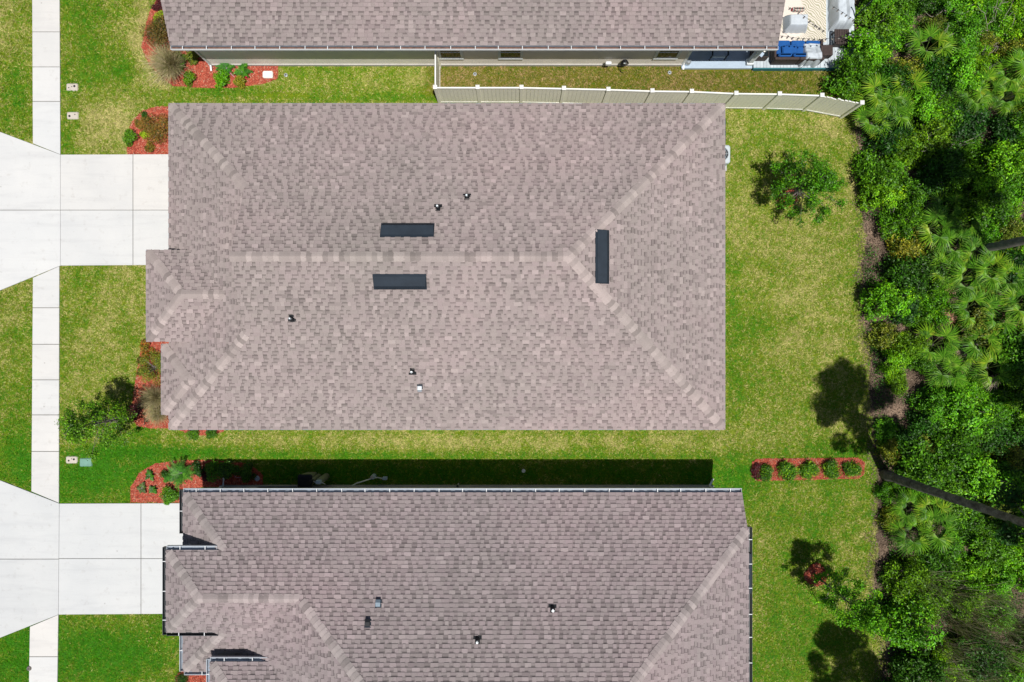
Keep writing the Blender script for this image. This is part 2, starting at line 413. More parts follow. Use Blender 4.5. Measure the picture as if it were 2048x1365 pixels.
paving('driveway', CONC['drive_b'], [283], [1117])
paving('sidewalk', CONC['walk_top'], [], [-5, 65, 135, 204])
paving('sidewalk', CONC['walk_mid'], [], [616, 689, 760, 830, 903])
paving('sidewalk', CONC['walk_low'], [], [1313, 1384])

# ------------------------------------------------------------------ roofs
PITCH = .5; EXPO = .1386          # plan run of one course
CN = 1/math.sqrt(1+PITCH*PITCH)
class Plane:
    def __init__(s, p0, d, z0, polys): s.p0 = p0; s.d = d; s.z0 = z0; s.polys = polys; s.e = (-d[1], d[0])
    def z(s, x, y): return s.z0+PITCH*((x-s.p0[0])*s.d[0]+(y-s.p0[1])*s.d[1])
    def n(s): return Vector((-PITCH*s.d[0]*CN, -PITCH*s.d[1]*CN, CN))
    def uv(s, x, y): return ((x-s.p0[0])*s.e[0]+(y-s.p0[1])*s.e[1], (x-s.p0[0])*s.d[0]+(y-s.p0[1])*s.d[1])
    def xy(s, u, v): return (s.p0[0]+u*s.e[0]+v*s.d[0], s.p0[1]+u*s.e[1]+v*s.d[1])
def hipmass(xw, ys, yn, z0, xe):      # west-facing projecting hip running back to xe
    hw = (yn-ys)/2; ym = (yn+ys)/2; xa = xw+hw
    return [Plane((xw, yn), (0, -1), z0, [[(xw, yn), (xe, yn), (xe, ym), (xa, ym)]]),
            Plane((xw, ys), (0, 1), z0, [[(xw, ys), (xe, ys), (xe, ym), (xa, ym)]]),
            Plane((xw, ym), (1, 0), z0, [[(xw, ys), (xw, yn), (xa, ym)]])]
def mass_h(planes, box, x, y):
    if not (box[0] <= x <= box[1] and box[2] <= y <= box[3]): return -9
    return min(p.z(x, y) for p in planes)

def shade_pick(rng, tone, kind):
    r = rng.random()
    if kind == 'tooth':
        v = .375+.022*rng.uniform(-1, 1) if r < .80 else (.425+.03*rng.uniform(-1, 1) if r < .93 else .31+.03*rng.uniform(-1, 1))
    else:
        v = .350+.02*rng.uniform(-1, 1) if r < .72 else .295+.03*rng.uniform(-1, 1)
    h = rng.uniform(-.012, .012)
    return (v*tone[0]+h*.4, v*tone[1], v*tone[2]+h*.3)
def shingle_roof(house, roof, planes, others, tone, seed, vis=None, n_parts=300):
    rng = random.Random(seed); pieces = []
    for pl in planes:
        us = [pl.uv(*q) for po in pl.polys for q in po]
        u0 = min(q[0] for q in us); u1 = max(q[0] for q in us); v1 = max(q[1] for q in us)
        uvp = [[pl.uv(*q) for q in po] for po in pl.polys]
        hp = []
        for po in uvp:
            a = sum(po[i][0]*po[(i+1) % len(po)][1]-po[(i+1) % len(po)][0]*po[i][1] for i in range(len(po)))
            if a < 0: po = po[::-1]
            hs = []
            for i in range(len(po)):
                p, q = po[i], po[(i+1) % len(po)]; ex, ey = q[0]-p[0], q[1]-p[1]
                hs.append((ey, -ex, ey*p[0]-ex*p[1]))
            hp.append(hs)
        nrm = pl.n(); nv = int(math.ceil(v1/EXPO))
        for k in range(nv):
            va = k*EXPO+rng.uniform(-.002, .002); vb = (k+1)*EXPO+.004
            u = u0-rng.uniform(0, .3); tooth = rng.random() < .5
            while u < u1:
                w = rng.uniform(.11, .30) if tooth else rng.uniform(.08, .24)
                th = (.027 if tooth else .010)+rng.uniform(-.002, .003)
                col = shade_pick(rng, tone, 'tooth' if tooth else 'gap')
                va2 = va+(0 if tooth else .006)
                rect = [(u, va2), (u+w-.003, va2), (u+w-.003, vb), (u, vb)]
                # laminated shingles carry a darker printed band across the upper part of the cut-out
                vm = va+EXPO*.60
                rects = [(rect, col)] if tooth else [([(u, va2), (u+w-.003, va2), (u+w-.003, vm), (u, vm)], col), ([(u, vm), (u+w-.003, vm), (u+w-.003, vb), (u, vb)], tuple(c*.66 for c in col))]
                xm, ym = pl.xy(u+w/2, (va+vb)/2)
                skip = False
                if vis and not (vis[0] <= xm <= vis[1] and vis[2] <= ym <= vis[3]): skip = True
                if not skip:
                    for oth, bx in others:
                        if oth is not None and pl not in oth and all(mass_h(oth, bx, *pl.xy(*q)) > pl.z(*pl.xy(*q))+.06 for q in rect): skip = True; break
                if not skip:
                    for hs, (rc, col) in [(hs, q) for hs in hp for q in rects]:
                        po = rc
                        for a, b, c in hs:
                            po = clip_half(po, a, b, c)
                            if len(po) < 3: break
                        if len(po) < 3: continue
                        top = []; bot = []
                        for q in po:
                            x, y = pl.xy(*q); z = pl.z(x, y); f = min(1, max(0, (q[1]-va)/EXPO))
                            t = th*(1-f)+.0015
                            top.append((x+nrm.x*t, y+nrm.y*t, z+nrm.z*t)); bot.append((x-nrm.x*.004, y-nrm.y*.004, z-nrm.z*.004))
                        n = len(po); ar = abs(sum(po[i][0]*po[(i+1) % n][1]-po[(i+1) % n][0]*po[i][1] for i in range(n)))/2
                        if ar < .0004: continue
                        cx_ = sum(q[0] for q in top)/n; cy_ = sum(q[1] for q in top)/n; cz = sum(q[2] for q in top)/n
                        sc = F/(HC-cz)
                        infr = abs(cx_*sc) < 1015 and abs(cy_*sc) < 675
                        pieces.append((ar*sc*sc if infr else 0, top, bot, col))
                u += w; tooth = (not tooth) if not tooth else (rng.random() < .15)
    pieces.sort(key=lambda q: -q[0])
    def put(mb, pc):
        _, top, bot, col = pc; n = len(top)
        a = Vector(top[1])-Vector(top[0]); b = Vector(top[2])-Vector(top[1])
        if a.cross(b).z < 0: top = top[::-1]; bot = bot[::-1]
        mb.add(top+bot, [list(range(n))]+[[(i+1) % n, i, i+n, (i+1) % n+n] for i in range(n)], col)
        for q in range(1, n+1): mb.c[-q] = (.05, .045, .045)          # cut edges show bare asphalt
    for pc in pieces[:n_parts]:
        m = MB(); put(m, pc); m.build('shingle', M['shingle'], roof)
    m = MB()
    for pc in pieces[n_parts:]: put(m, pc)
    o = m.build('shingle_field', M['shingle'], roof); o['kind'] = 'stuff'
    return len(pieces)
def deck_mesh(planes, th=.16, extra=()):
    m = MB()
    for pl in planes:
        for po in pl.polys:
            n = len(po); a = sum(po[i][0]*po[(i+1) % n][1]-po[(i+1) % n][0]*po[i][1] for i in range(n))
            if a < 0: po = po[::-1]
            top = [(x, y, pl.z(x, y)-.006) for x, y in po]; bot = [(x, y, pl.z(x, y)-th) for x, y in po]
            m.add(top+bot, [list(range(n)), list(range(n, 2*n))[::-1]]+[[i, i+n, (i+1) % n+n, (i+1) % n] for i in range(n)], (.25, .23, .23))
    return m
def caps(roof, P, Q, n1, n2, tone, seed, step=.185, half=.19):
    rng = random.Random(seed); P = Vector(P); Q = Vector(Q); t = (Q-P).normalized(); P = P+t*(.13 if abs(t.z) > .05 else 0); L = (Q-P).length
    def side(n, other):
        w = t.cross(n).normalized()
        if w.dot(other) < 0: w = -w
        if w.z > 0: w = -w
        return w
    # side vectors run down each plane away from the line
    w1 = t.cross(n1).normalized(); w2 = t.cross(n2).normalized()
    if w1.dot(n1+n2) > 0 or w1.dot(n2) < 0: pass
    h1 = Vector((n1.x, n1.y, 0)); h2 = Vector((n2.x, n2.y, 0))
    if w1.dot(h1-h2) < 0: w1 = -w1
    if w2.dot(h2-h1) < 0: w2 = -w2
    up = (n1+n2).normalized(); k = max(1, round(L/step)); st = L/k; prev = 0
    for i in range(k):
        a = P+t*(i*st); b = P+t*((i+1)*st+.02)
        r = rng.random(); v = (.395 if r < .45 else .47 if r < .8 else .30)+rng.uniform(-.025, .025)
        col = (v*tone[0], v*tone[1], v*tone[2])
        ta, tb = .034, .014; hw = half*rng.uniform(.94, 1.05)
        vsn = []
        for p, th in ((a, ta), (b, tb)):
            vsn += [p+w1*hw+n1*(th*.9), p+w1*hw*.3+n1*(th+.008), p+up*(th+.010), p+w2*hw*.3+n2*(th+.008), p+w2*hw+n2*(th*.9)]
        for p in (a, b):
            vsn += [p+w1*hw-n1*.004, p+w2*hw-n2*.004]
        m = MB()
        fs = [[j, j+1, j+6, j+5] for j in range(4)]+[[0, 10, 11, 4, 3, 2, 1], [0, 5, 12, 10], [4, 11, 13, 9]]
        m.add([tuple(q) for q in vsn], fs, col)
        m.build('ridge_cap', M['shingle'], roof)

def gutter(house, p, q, out, z, name='gutter', hang=.95, seed=0, lit=False, mat='white'):
    # p,q plan ends on the roof edge; out = outward unit; z = roof edge height
    gt = MB(); w = .15; d = .12
    ox, oy = out
    def strip(a, b, z0, z1):
        gt.prism([(p[0]+ox*a, p[1]+oy*a), (q[0]+ox*a, q[1]+oy*a), (q[0]+ox*b, q[1]+oy*b), (p[0]+ox*b, p[1]+oy*b)], z0, z1)
    strip(w-.012, w, z-d-.035, z-.035); strip(w-.016, w+.006, z-.035, z-.018)
    dx, dy = q[0]-p[0], q[1]-p[1]; L = math.hypot(dx, dy); tx, ty = dx/L, dy/L
    for s in (p, (q[0]-tx*.012, q[1]-ty*.012)):
        gt.prism([(s[0]+ox*.014, s[1]+oy*.014), (s[0]+tx*.012+ox*.014, s[1]+ty*.012+oy*.014), (s[0]+tx*.012+ox*(w-.012), s[1]+ty*.012+oy*(w-.012)), (s[0]+ox*(w-.012), s[1]+oy*(w-.012))], z-d-.03, z-.03)
    go = gt.build(name, M[mat], house)
    gt = MB(); strip(.004, .014, z-d-.05, z-.04); strip(.014, w-.013, z-d-.05, z-d-.035); gt.build('trough', M['darkgutter' if mat == 'darkgutter' else 'trough'], go)
    rr = random.Random(seed); n = max(1, int(L/hang))
    if lit:
        lt = MB(); a, b = .018, w-.015
        lt.prism([(p[0]+ox*a, p[1]+oy*a), (q[0]+ox*a, q[1]+oy*a), (q[0]+ox*b, q[1]+oy*b), (p[0]+ox*b, p[1]+oy*b)], z-d-.033, z-d-.018)
        lt.build('leaf_litter', M['litter'], go)
    for i in range(n):
        s = (i+.5)*L/n+rr.uniform(-.04, .04)
        h = MB(); x, y = p[0]+tx*s, p[1]+ty*s
        h.prism([(x-tx*.013+ox*.01, y-ty*.013+oy*.01), (x+tx*.013+ox*.01, y+ty*.013+oy*.01), (x+tx*.013+ox*w, y+ty*.013+oy*w), (x-tx*.013+ox*w, y-ty*.013+oy*w)], z-.034, z-.016)
        h.build('hanger', M['white'], go)
    return go
M['litter'] = plain('gutter_litter', (.16, .085, .06), .95, .4, 8, 40)
N_, S_, E_, W_ = (Vector((0, PITCH*CN, CN)), Vector((0, -PITCH*CN, CN)), Vector((PITCH*CN, 0, CN)), Vector((-PITCH*CN, 0, CN)))

# ---- middle house
XW, XE, YS, YN, Z0, XG = -13.8, 8.56, -3.56, 9.55, 2.85, -10.0
YR = (YS+YN)/2; HW = (YN-YS)/2; ZR = Z0+PITCH*HW; run = XG-XW
mh = thing('house', (-2.6, 3.0, 0), 'middle house, whole hipped roof of pinkish grey shingles in the centre of view', 'house')
mN = Plane((XW, YN), (0, -1), Z0, [[(XW, YN), (XE, YN), (XE-run, YN-run), (XG, YN-run)], [(XG, YN-run), (XE-run, YN-run), (XE-HW, YR), (XG, YR)]])
mS = Plane((XW, YS), (0, 1), Z0, [[(XW, YS), (XE, YS), (XE-run, YS+run), (XG, YS+run)], [(XG, YS+run), (XE-run, YS+run), (XE-HW, YR), (XG, YR)]])
mE = Plane((XE, YR), (-1, 0), Z0, [[(XE, YS), (XE, YN), (XE-HW, YR)]])
mW = Plane((XW, YR), (1, 0), Z0, [[(XW, YS), (XW, YN), (XG, YN-run), (XG, YS+run)]])
mA = hipmass(-14.41, -.02, 3.59, 3.40, -10.5)
mB = hipmass(-14.10, -2.97, -.12, 2.85, -11.9)
TONE_M = (.835, .700, .685)
planes = [mN, mS, mE, mW]+mA+mB
roof = deck_mesh(planes).build('roof', M['fascia'], mh)
oth = [([mN, mS, mW], (XW, XG, YS, YN)), (mA, (-14.41, -10.5, -.02, 3.59)), (mB, (-14.1, -11.9, -2.97, -.12))]
npc = shingle_roof(mh, roof, planes, oth, TONE_M, 5)
capT = (.85, .725, .695)
zg = Z0+PITCH*run
for i, (P, Q, a, b) in enumerate([
    ((XE, YN, Z0), (XE-HW, YR, ZR), N_, E_), ((XE, YS, Z0), (XE-HW, YR, ZR), S_, E_), ((XW, YN, Z0), (XG, YN-run, zg), N_, W_), ((XW, YS, Z0), (XG, YS+run, zg), S_, W_),
    ((XG, YR, ZR), (XE-HW, YR, ZR), N_, S_),
    ((-14.41, 3.59, 3.4), (-12.605, 1.785, 4.3025), N_, W_), ((-14.41, -.02, 3.4), (-12.605, 1.785, 4.3025), S_, W_), ((-12.605, 1.785, 4.3025), (-10.95, 1.785, 4.3025), N_, S_),
    ((-14.1, -.12, 2.85), (-12.675, -1.545, 3.5625), N_, W_), ((-14.1, -2.97, 2.85), (-12.675, -1.545, 3.5625), S_, W_), ((-12.675, -1.545, 3.5625), (-12.42, -1.545, 3.5625), N_, S_)]):
    caps(roof, P, Q, a, b, capT, 40+i, .195)
for (a, b_, o, z) in [((XW, YN), (XE, YN), (0, 1), Z0), ((XW, YS), (XE, YS), (0, -1), Z0), ((XE, YS), (XE, YN), (1, 0), Z0), ((XW, 3.7), (XW, YN), (-1, 0), Z0), ((-14.41, -.02), (-14.41, 3.59), (-1, 0), 3.4), ((-14.1, -2.97), (-14.1, -.12), (-1, 0), 2.85)]:
    m = MB(); m.prism([(a[0]-o[0]*.02, a[1]-o[1]*.02), (b_[0]-o[0]*.02, b_[1]-o[1]*.02), (b_[0]+o[0]*.018, b_[1]+o[1]*.018), (a[0]+o[0]*.018, a[1]+o[1]*.018)], z-.05, z-.004); m.build('drip_edge', M['trough'], mh)
m = MB(); m.box(-13.4, 8.15, -3.15, 9.15, -.1, 2.70); m.build('wall', M['stucco'], mh)
m = MB(); m.box(-14.0, -10.6, .38, 3.2, -.1, 3.25); m.build('entry_wall', M['stucco'], mh)
m = MB(); m.box(-13.75, -12, -2.6, -.5, -.1, 2.70); m.build('bay_wall', M['stucco'], mh)
m = MB(); m.add([(XG+.02, YS+run, zg-.1), (XG+.02, YN-run, zg-.1), (XG+.02, YR, ZR-.05), (XG+.12, YS+run, zg-.1), (XG+.12, YN-run, zg-.1), (XG+.12, YR, ZR-.05)], [[0, 2, 1], [3, 4, 5], [0, 1, 4, 3], [1, 2, 5, 4], [2, 0, 3, 5]]); m.build('gable_wall', M['stucco'], mh)
m = MB(); m.box(-13.46, -13.41, 4.0, 8.6, 0, 2.2); gd = m.build('garage_door', M['whitevinyl'], mh)
for k in range(4):
    m = MB(); m.box(-13.48, -13.462, 4.05, 8.55, .06+k*.54, .06+k*.54+.48); m.build('door_panel', M['whitevinyl'], gd)
for (x0, x1, y0, y1, z) in [(-14.50, -14.43, *sorted((g(0, 548, 3.1)[1], g(0, 627, 3.1)[1])), 3.12), (8.575, 8.63, *sorted((g(0, 240, 2.6)[1], g(0, 290, 2.6)[1])), 2.62)]:
    m = MB(); m.rbox(x0, x1, y0, y1, z, z+.12, .012); m.build('dark_edge_strip', M['dark'], mh)

# ---- lower house
ch = thing('house', (-2, -13, 0), 'lower house with white gutters, its roof cut off by the bottom edge', 'house')
cN = Plane((-13.23, -6.09), (0, -1), 2.85, [
    [(-13.23, -6.09), (9.25, -6.09), (9.25, -7.33), (-11.99, -7.33)],
    [(-11.99, -7.33), (9.3, -7.33), (6.94, -9.69), (-9.63, -9.69)],
    [(-8.0, -9.69), (6.94, -9.69), (3.63, -13.0), (-4.69, -13.0)],
    [(-13.4, -8.1), (-11.22, -8.1), (-9.63, -9.69), (-11.81, -9.69)]])
cW1 = Plane((-13.23, -9.69), (1, 0), 2.85, [[(-13.23, -6.09), (-13.23, -13.29), (-9.63, -9.69)]])
cS1 = Plane((-13.23, -13.29), (0, 1), 2.85, [[(-13.23, -13.29), (-7.6, -13.29), (-7.6, -9.69), (-9.63, -9.69)]])
dW = Plane((-13.4, -9.69), (1, 0), 3.855, [[(-13.4, -8.1), (-13.4, -11.28), (-11.81, -9.69)]])
dS = Plane((-13.4, -11.28), (0, 1), 3.855, [[(-13.4, -11.28), (-11.22, -11.28), (-9.63, -9.69), (-11.81, -9.69)]])
cW2 = Plane((-11.6, -13), (1, 0), 2.85, [[(-11.6, -6.09), (-11.6, -19.91), (-4.69, -13.0)]])
cE = Plane((9.3, -13), (-1, 0), 3.47, [[(9.3, -7.33), (9.3, -18.67), (3.63, -13.0)]])
cS = Plane((-11.6, -19.91), (0, 1), 2.85, [[(-11.6, -19.91), (9.3, -19.91), (9.3, -18.67), (3.63, -13), (-4.69, -13)]])
cF = hipmass(-11.66, -16.0, -12.38, 3.95, -7.2)
TONE_C = (.73, .618, .628)
croof = deck_mesh([cN, cW1, cS1, dW, dS, cW2, cE, cS]+cF).build('roof', M['fascia'], ch)
c1box = (-13.23, -7.6, -13.29, -6.09)
oth = [([cN, cW1, cS1], c1box), ([cN, cW2, cE], (-11.6, 9.3, -13, -6.09)), (cF, (-11.66, -7.2, -16, -12.38)), ([dW, cN, dS], (-13.4, -11.3, -11.28, -8.1))]
shingle_roof(ch, croof, [cN, cW1, cS1, dW, dS, cW2, cE]+cF, oth, TONE_C, 6, (-15, 12, -13.6, -5))
for i, (P, Q, a, b) in enumerate([
    ((-13.23, -6.09, 2.85), (-11.20, -8.12, 3.865), N_, W_), ((-13.4, -8.1, 3.855), (-11.81, -9.69, 4.65), N_, W_), ((-13.4, -11.28, 3.855), (-11.81, -9.69, 4.65), S_, W_),
    ((-11.81, -9.69, 4.65), (-8.0, -9.69, 4.65), N_, S_), ((-13.23, -13.29, 2.85), (-11.22, -11.28, 3.855), S_, W_),
    ((-8.0, -9.69, 4.65), (-4.69, -13.0, 6.305), N_, W_), ((9.3, -7.33, 3.47), (3.63, -13.0, 6.305), N_, E_),
    ((-11.66, -12.38, 3.95), (-9.85, -14.19, 4.855), N_, W_)]):
    caps(croof, P, Q, a, b, (.76, .67, .66), 80+i, .19)
for a in [(-11.2, 8.85, -19.5, -6.44, 2.7), (-13.0, -11, -10.9, -8.5, 3.7), (-12.85, -9, -12.9, -6.44, 2.7), (-11.25, -8, -15.6, -12.8, 3.8)]:
    m = MB(); m.box(a[0], a[1], a[2], a[3], -.1, a[4]); m.build('wall', M['stucco'], ch)
m = MB(); m.box(-12.9, 8.9, -6.43, -6.38, -.05, .22); m.build('foundation_edge', M['foundation'], ch)
for i, (p, q, o, z) in enumerate([((-13.23, -6.09), (9.25, -6.09), (0, 1), 2.85), ((-13.23, -6.0), (-13.23, -7.75), (-1, 0), 2.85),
    ((-13.4, -8.1), (-11.45, -8.1), (0, 1), 3.855), ((-13.4, -8.0), (-13.4, -11.4), (-1, 0), 3.855), ((-13.4, -11.28), (-11.4, -11.28), (0, -1), 3.855),
    ((-13.23, -11.6), (-13.23, -13.3), (-1, 0), 2.85), ((-13.2, -13.29), (-11.8, -13.29), (0, -1), 2.85),
    ((-11.66, -12.38), (-9.45, -12.38), (0, 1), 3.95), ((-11.66, -12.3), (-11.66, -15.9), (-1, 0), 3.95), ((9.3, -7.33), (9.3, -18), (1, 0), 3.47)]):
    gutter(ch, p, q, o, z, seed=i, mat='darkgutter' if i in (1, 3, 4, 9) else 'greygutter')
m = MB(); m.tube([(-12.7, -5.99, 2.7), (-12.72, -6.38, 2.4), (-12.72, -6.39, .25), (-12.75, -6.05, .12)], .045, 8); m.build('downspout', M['white'], ch)
m = MB(); m.tube([(8.75, -5.99, 2.7), (8.7, -6.38, 2.4), (8.7, -6.39, .25), (8.9, -6.1, .1)], .045, 8); m.build('downspout', M['white'], ch)
m = MB(); y0, y1 = g(0, 1187, 3.4)[1], g(0, 1107, 3.4)[1]; m.rbox(9.30, 9.42, y0, y1, 3.36, 3.45, .012); m.build('dark_edge_strip', M['dark'], ch)

# ---- top house
tx0, tx1, ty = -13.75, 10.70, 11.89
th = thing('house', (-1.5, 16, 0), 'upper house with long eave gutter and gable ends, cut off by the top edge', 'house')
tS = Plane((tx0, ty), (0, 1), 2.85, [[(tx0, ty), (tx1, ty), (tx1, 18.4), (tx0, 18.4)]])
tN = Plane((tx0, 24.96), (0, -1), 2.85, [[(tx0, 24.96), (tx1, 24.96), (tx1, 18.4), (tx0, 18.4)]])
troof = deck_mesh([tS, tN]).build('roof', M['fascia'], th)
shingle_roof(th, troof, [tS], [], (.745, .63, .62), 8, (-15, 12, 11, 14.6))
# deck continues bare above the courses that can be seen, with plain shingle colour
m = MB(); m.add([(tx0, 14.5, tS.z(0, 14.5)+.004), (tx1, 14.5, tS.z(0, 14.5)+.004), (tx1, 18.4, tS.z(0, 18.4)+.004), (tx0, 18.4, tS.z(0, 18.4)+.004), (tx1, 24.96, 2.854), (tx0, 24.96, 2.854)], [[0, 1, 2, 3], [3, 2, 4, 5]], (.28, .24, .24)); m.build('upper_roofing', M['shingle'], troof)
WY = 12.24
m = MB(); m.box(-13.4, 7.5, WY, 24.5, .0, 2.70); m.build('wall', M['stucco'], th)
m = MB(); m.box(7.5, 10.4, 14.6, 24.5, .0, 2.70); m.build('porch_wall', M['stucco'], th)
m = MB(); m.box(-13.42, 7.52, WY-.05, WY+.02, -.1, .16); m.build('foundation_edge', M['foundation'], th)
for gx in (-13.38, 10.3):
    m = MB(); m.add([(gx, 12.3, 2.7), (gx, 24.5, 2.7), (gx, 18.4, 5.75), (gx+.1, 12.3, 2.7), (gx+.1, 24.5, 2.7), (gx+.1, 18.4, 5.75)], [[0, 2, 1], [3, 4, 5], [0, 1, 4, 3], [1, 2, 5, 4], [2, 0, 3, 5]]); m.build('gable_wall', M['stucco'], th)
gutter(th, (tx0, ty), (tx1+.02, ty), (0, -1), 2.85, seed=50, lit=True)
for wx in (-2.62, -.06, 6.63):
    w = MB(); hw, z0, z1, t = .53, .72, 2.15, .115
    w.box(wx-hw, wx+hw, WY-.055, WY+.01, z0, z0+t); w.box(wx-hw, wx+hw, WY-.05, WY+.01, z1-t, z1)
    w.box(wx-hw, wx-hw+t, WY-.05, WY+.01, z0+t, z1-t); w.box(wx+hw-t, wx+hw, WY-.05, WY+.01, z0+t, z1-t)
    wo = w.build('window', M['trim'], th)
    p = MB(); p.box(wx-hw+t, wx+hw-t, WY-.022, WY+.005, z0+t, z1-t); p.build('pane', M['glass'], wo)
    p = MB(); p.box(wx-hw+t, wx+hw-t, WY-.04, WY-.024, 1.40, 1.44); p.build('meeting_rail', M['trim'], wo)
def downspout(parent, pts, w=.07, name='downspout'):
    m = MB(); pts = [Vector(p) for p in pts]
    rr = []
    for i, p in enumerate(pts):
        t = (pts[min(i+1, len(pts)-1)]-pts[max(i-1, 0)]).normalized(); a = Vector((1, 0, 0)); b = t.cross(a).normalized()
        rr.append([tuple(p+a*sx*w/2+b*sy*w*.4) for sx, sy in ((-1, -1), (1, -1), (1, 1), (-1, 1))])
    m.rings(rr); m.build(name, M['white'], parent)
downspout(th, [(-13.1, 11.78, 2.7), (-13.2, 11.80, 2.55), (-13.3, 12.19, 2.2), (-13.3, 12.19, .3), (-13.3, 12.18, .18), (-13.3, 11.95, .10)])
downspout(th, [(7.55, 11.78, 2.7), (7.55, 11.85, 2.5), (7.58, 12.25, 2.2), (7.58, 12.25, .3), (7.58, 12.18, .14), (7.58, 12.02, .08)])
m = MB(); m.box(7.5, 10.62, 12.06, 14.6, -.05, .12); m.build('porch_floor', M['porch'], th)
m = MB(); m.rbox(10.38, 10.58, 12.2, 12.4, .12, 2.7, .01); m.build('porch_column', M['trim'], th)
m = MB(); m.rbox(10.34, 10.62, 12.16, 12.44, .12, .3, .01); m.build('column_base', M['trim'], th)
m = MB(); m.rbox(7.48, 7.62, 12.22, 12.5, .0, 2.7, .01); m.build('corner_trim', M['trim'], th)

# ---- roof vents
def on_plane(pl, px, py):
    h = 4.0
    for _ in range(30):
        x, y = g(px, py, h); h = pl.z(x, y)
    return x, y, h
def frame(pl, x, y, z):
    e = Vector((pl.e[0], pl.e[1], 0)); n = pl.n(); d = n.cross(e)
    if d.x*pl.d[0]+d.y*pl.d[1] < 0: d = -d
    o = Vector((x, y, z))
    return lambda u, v, w: tuple(o+e*u+d*v+n*w)
def slot_vent(house, pl, px, py, L):
    f = frame(pl, *on_plane(pl, px, py)); l = L/2
    m = MB(); prof = [(-.25, .0), (-.25, .03), (-.10, .165), (-.08, .17), (.25, .05), (.25, .0)]
    m.rings([[f(s, v, w) for v, w in prof] for s in (-l, -l+.02, l-.02, l)]); o = m.build('slot_vent', M['dark'], house)
    m = MB(); m.rings([[f(s, v, w) for v, w in [(-.27, .0), (-.27, .036), (.33, .036), (.33, .0)]] for s in (-l-.03, l+.03)]); m.build('flange', M['dark'], o)
    m = MB(); m.rings([[f(s, v, w) for v, w in [(-.262, .03), (-.262, .045), (-.252, .045), (-.252, .03)]] for s in (-l+.03, l-.03)]); m.build('louver_slot', M['black'], o)
slot_vent(mh, mN, 815, 460, 1.88); slot_vent(mh, mS, 800, 565, 1.86); slot_vent(mh, mE, 1205, 514, 1.9)
def pipe_vent(house, pl, px, py):
    f = frame(pl, *on_plane(pl, px, py)); x, y, z = f(0, 0, 0)
    m = MB(); m.rings([[f(u, v, w) for u, v in [(-.15, -.12), (.15, -.12), (.15, .0), (.09, .02), (.09, .17), (-.09, .17), (-.09, .02), (-.15, .0)]] for w in (.0, .026)]); o = m.build('vent_flashing', M['rubber'], house)
    m = MB(); m.lathe([(.095, z-.03), (.085, z+.06), (.058, z+.14), (.052, z+.16)], x, y, 12); m.build('rubber_collar', M['rubber'], o)
    m = MB(); m.lathe([(.04, z), (.04, z+.30), (.028, z+.30), (.028, z+.22)], x, y, 10); m.build('vent_pipe', M['galv'], o)
for px, py in [(876, 415), (934, 394)]: pipe_vent(mh, mN, px, py)
for px, py in [(584, 638), (825, 744)]: pipe_vent(mh, mS, px, py)
for px, py in [(955, 1279), (1105, 1216)]: pipe_vent(ch, cN, px, py)
def hood_vent(house, pl, px, py, mat, s=1.0):
    f = frame(pl, *on_plane(pl, px, py))
    m = MB(); m.rings([[f(u*s, v*s, w) for u, v in [(-.11, -.13), (.11, -.13), (.11, .14), (-.11, .14)]] for w in (.0, .024)]); o = m.build('vent_flashing', M['dark'], house)
    m = MB(); m.rings([[f(sx*s, v*s, w) for v, w in [(-.12, .024), (-.12, .15), (-.02, .17), (.10, .10), (.10, .024)]] for sx in (-.08, .08)]); m.build('vent_hood', mat, o)
hood_vent(mh, mS, 840, 775, M['galv']); hood_vent(ch, cN, 757, 1208, M['steel'], 1.1); hood_vent(ch, cN, 736, 1247, M['rubber'], 1.1)

# ------------------------------------------------------------------ fence
FT = [(870, 174), (955, 174), (1043, 174), (1128, 176), (1217, 178), (1305, 181), (1384, 182), (1473, 186), (1560, 187), (1645, 190), (1725, 205)]
FP = [g(x, y, 1.9) for x, y in FT]
fence = thing('fence', (*FP[5], 0), 'almond vinyl privacy fence with white capped posts between the two upper houses', 'fence')
PH = 1.86
def post(p):
    m = MB(); m.rbox(p[0]-.065, p[0]+.065, p[1]-.065, p[1]+.065, -.05, PH, .008); o = m.build('post', M['tanvinyl'], fence)
    m = MB(); s = .085; m.rings([[(p[0]+sx*a, p[1]+sy*a, z) for sx, sy in ((-1, -1), (1, -1), (1, 1), (-1, 1))] for a, z in ((s, PH), (s, PH+.035), (.012, PH+.075))]); m.build('post_cap', M['whitevinyl'], o)
def panel(p, q, broken=False, nb=10):
    dx, dy = q[0]-p[0], q[1]-p[1]; L = math.hypot(dx, dy); tx, ty = dx/L, dy/L
    a = (p[0]+tx*.066, p[1]+ty*.066); b = (q[0]-tx*.066, q[1]-ty*.066); l = L-.132
    if not broken:
        m = MB(); m.obox(a, b, .055, 1.70, 1.80); m.build('top_rail', M['whitevinyl'], fence)
    m = MB(); m.obox(a, b, .055, .07, .17); m.build('bottom_rail', M['whitevinyl'], fence)
    rr = random.Random(int(p[0]*100)); bw = l/nb
    for i in range(nb):
        s0 = i*bw+.004; s1 = (i+1)*bw-.004
        zt = 1.70 if not broken else 1.74+rr.uniform(-.05, .05)
        off = rr.uniform(-.003, .003)
        pa = (a[0]+tx*s0-ty*off, a[1]+ty*s0+tx*off); pb = (a[0]+tx*s1-ty*off, a[1]+ty*s1+tx*off)
        m = MB(); m.obox(pa, pb, .03, .171, zt-.001); m.build('board', M['tanvinyl'], fence)
        if broken:
            m = MB(); m.obox((pa[0]+tx*.01, pa[1]), (pb[0]-tx*.03, pb[1]), .04, zt, zt+.03); m.build('broken_top_rail', M['whitevinyl'], fence)
for p in FP: post(p)
for i in range(10): panel(FP[i], FP[i+1], broken=(i == 9))
gp0 = (FP[0][0], 12.18); post(gp0); panel(gp0, FP[0], nb=8)

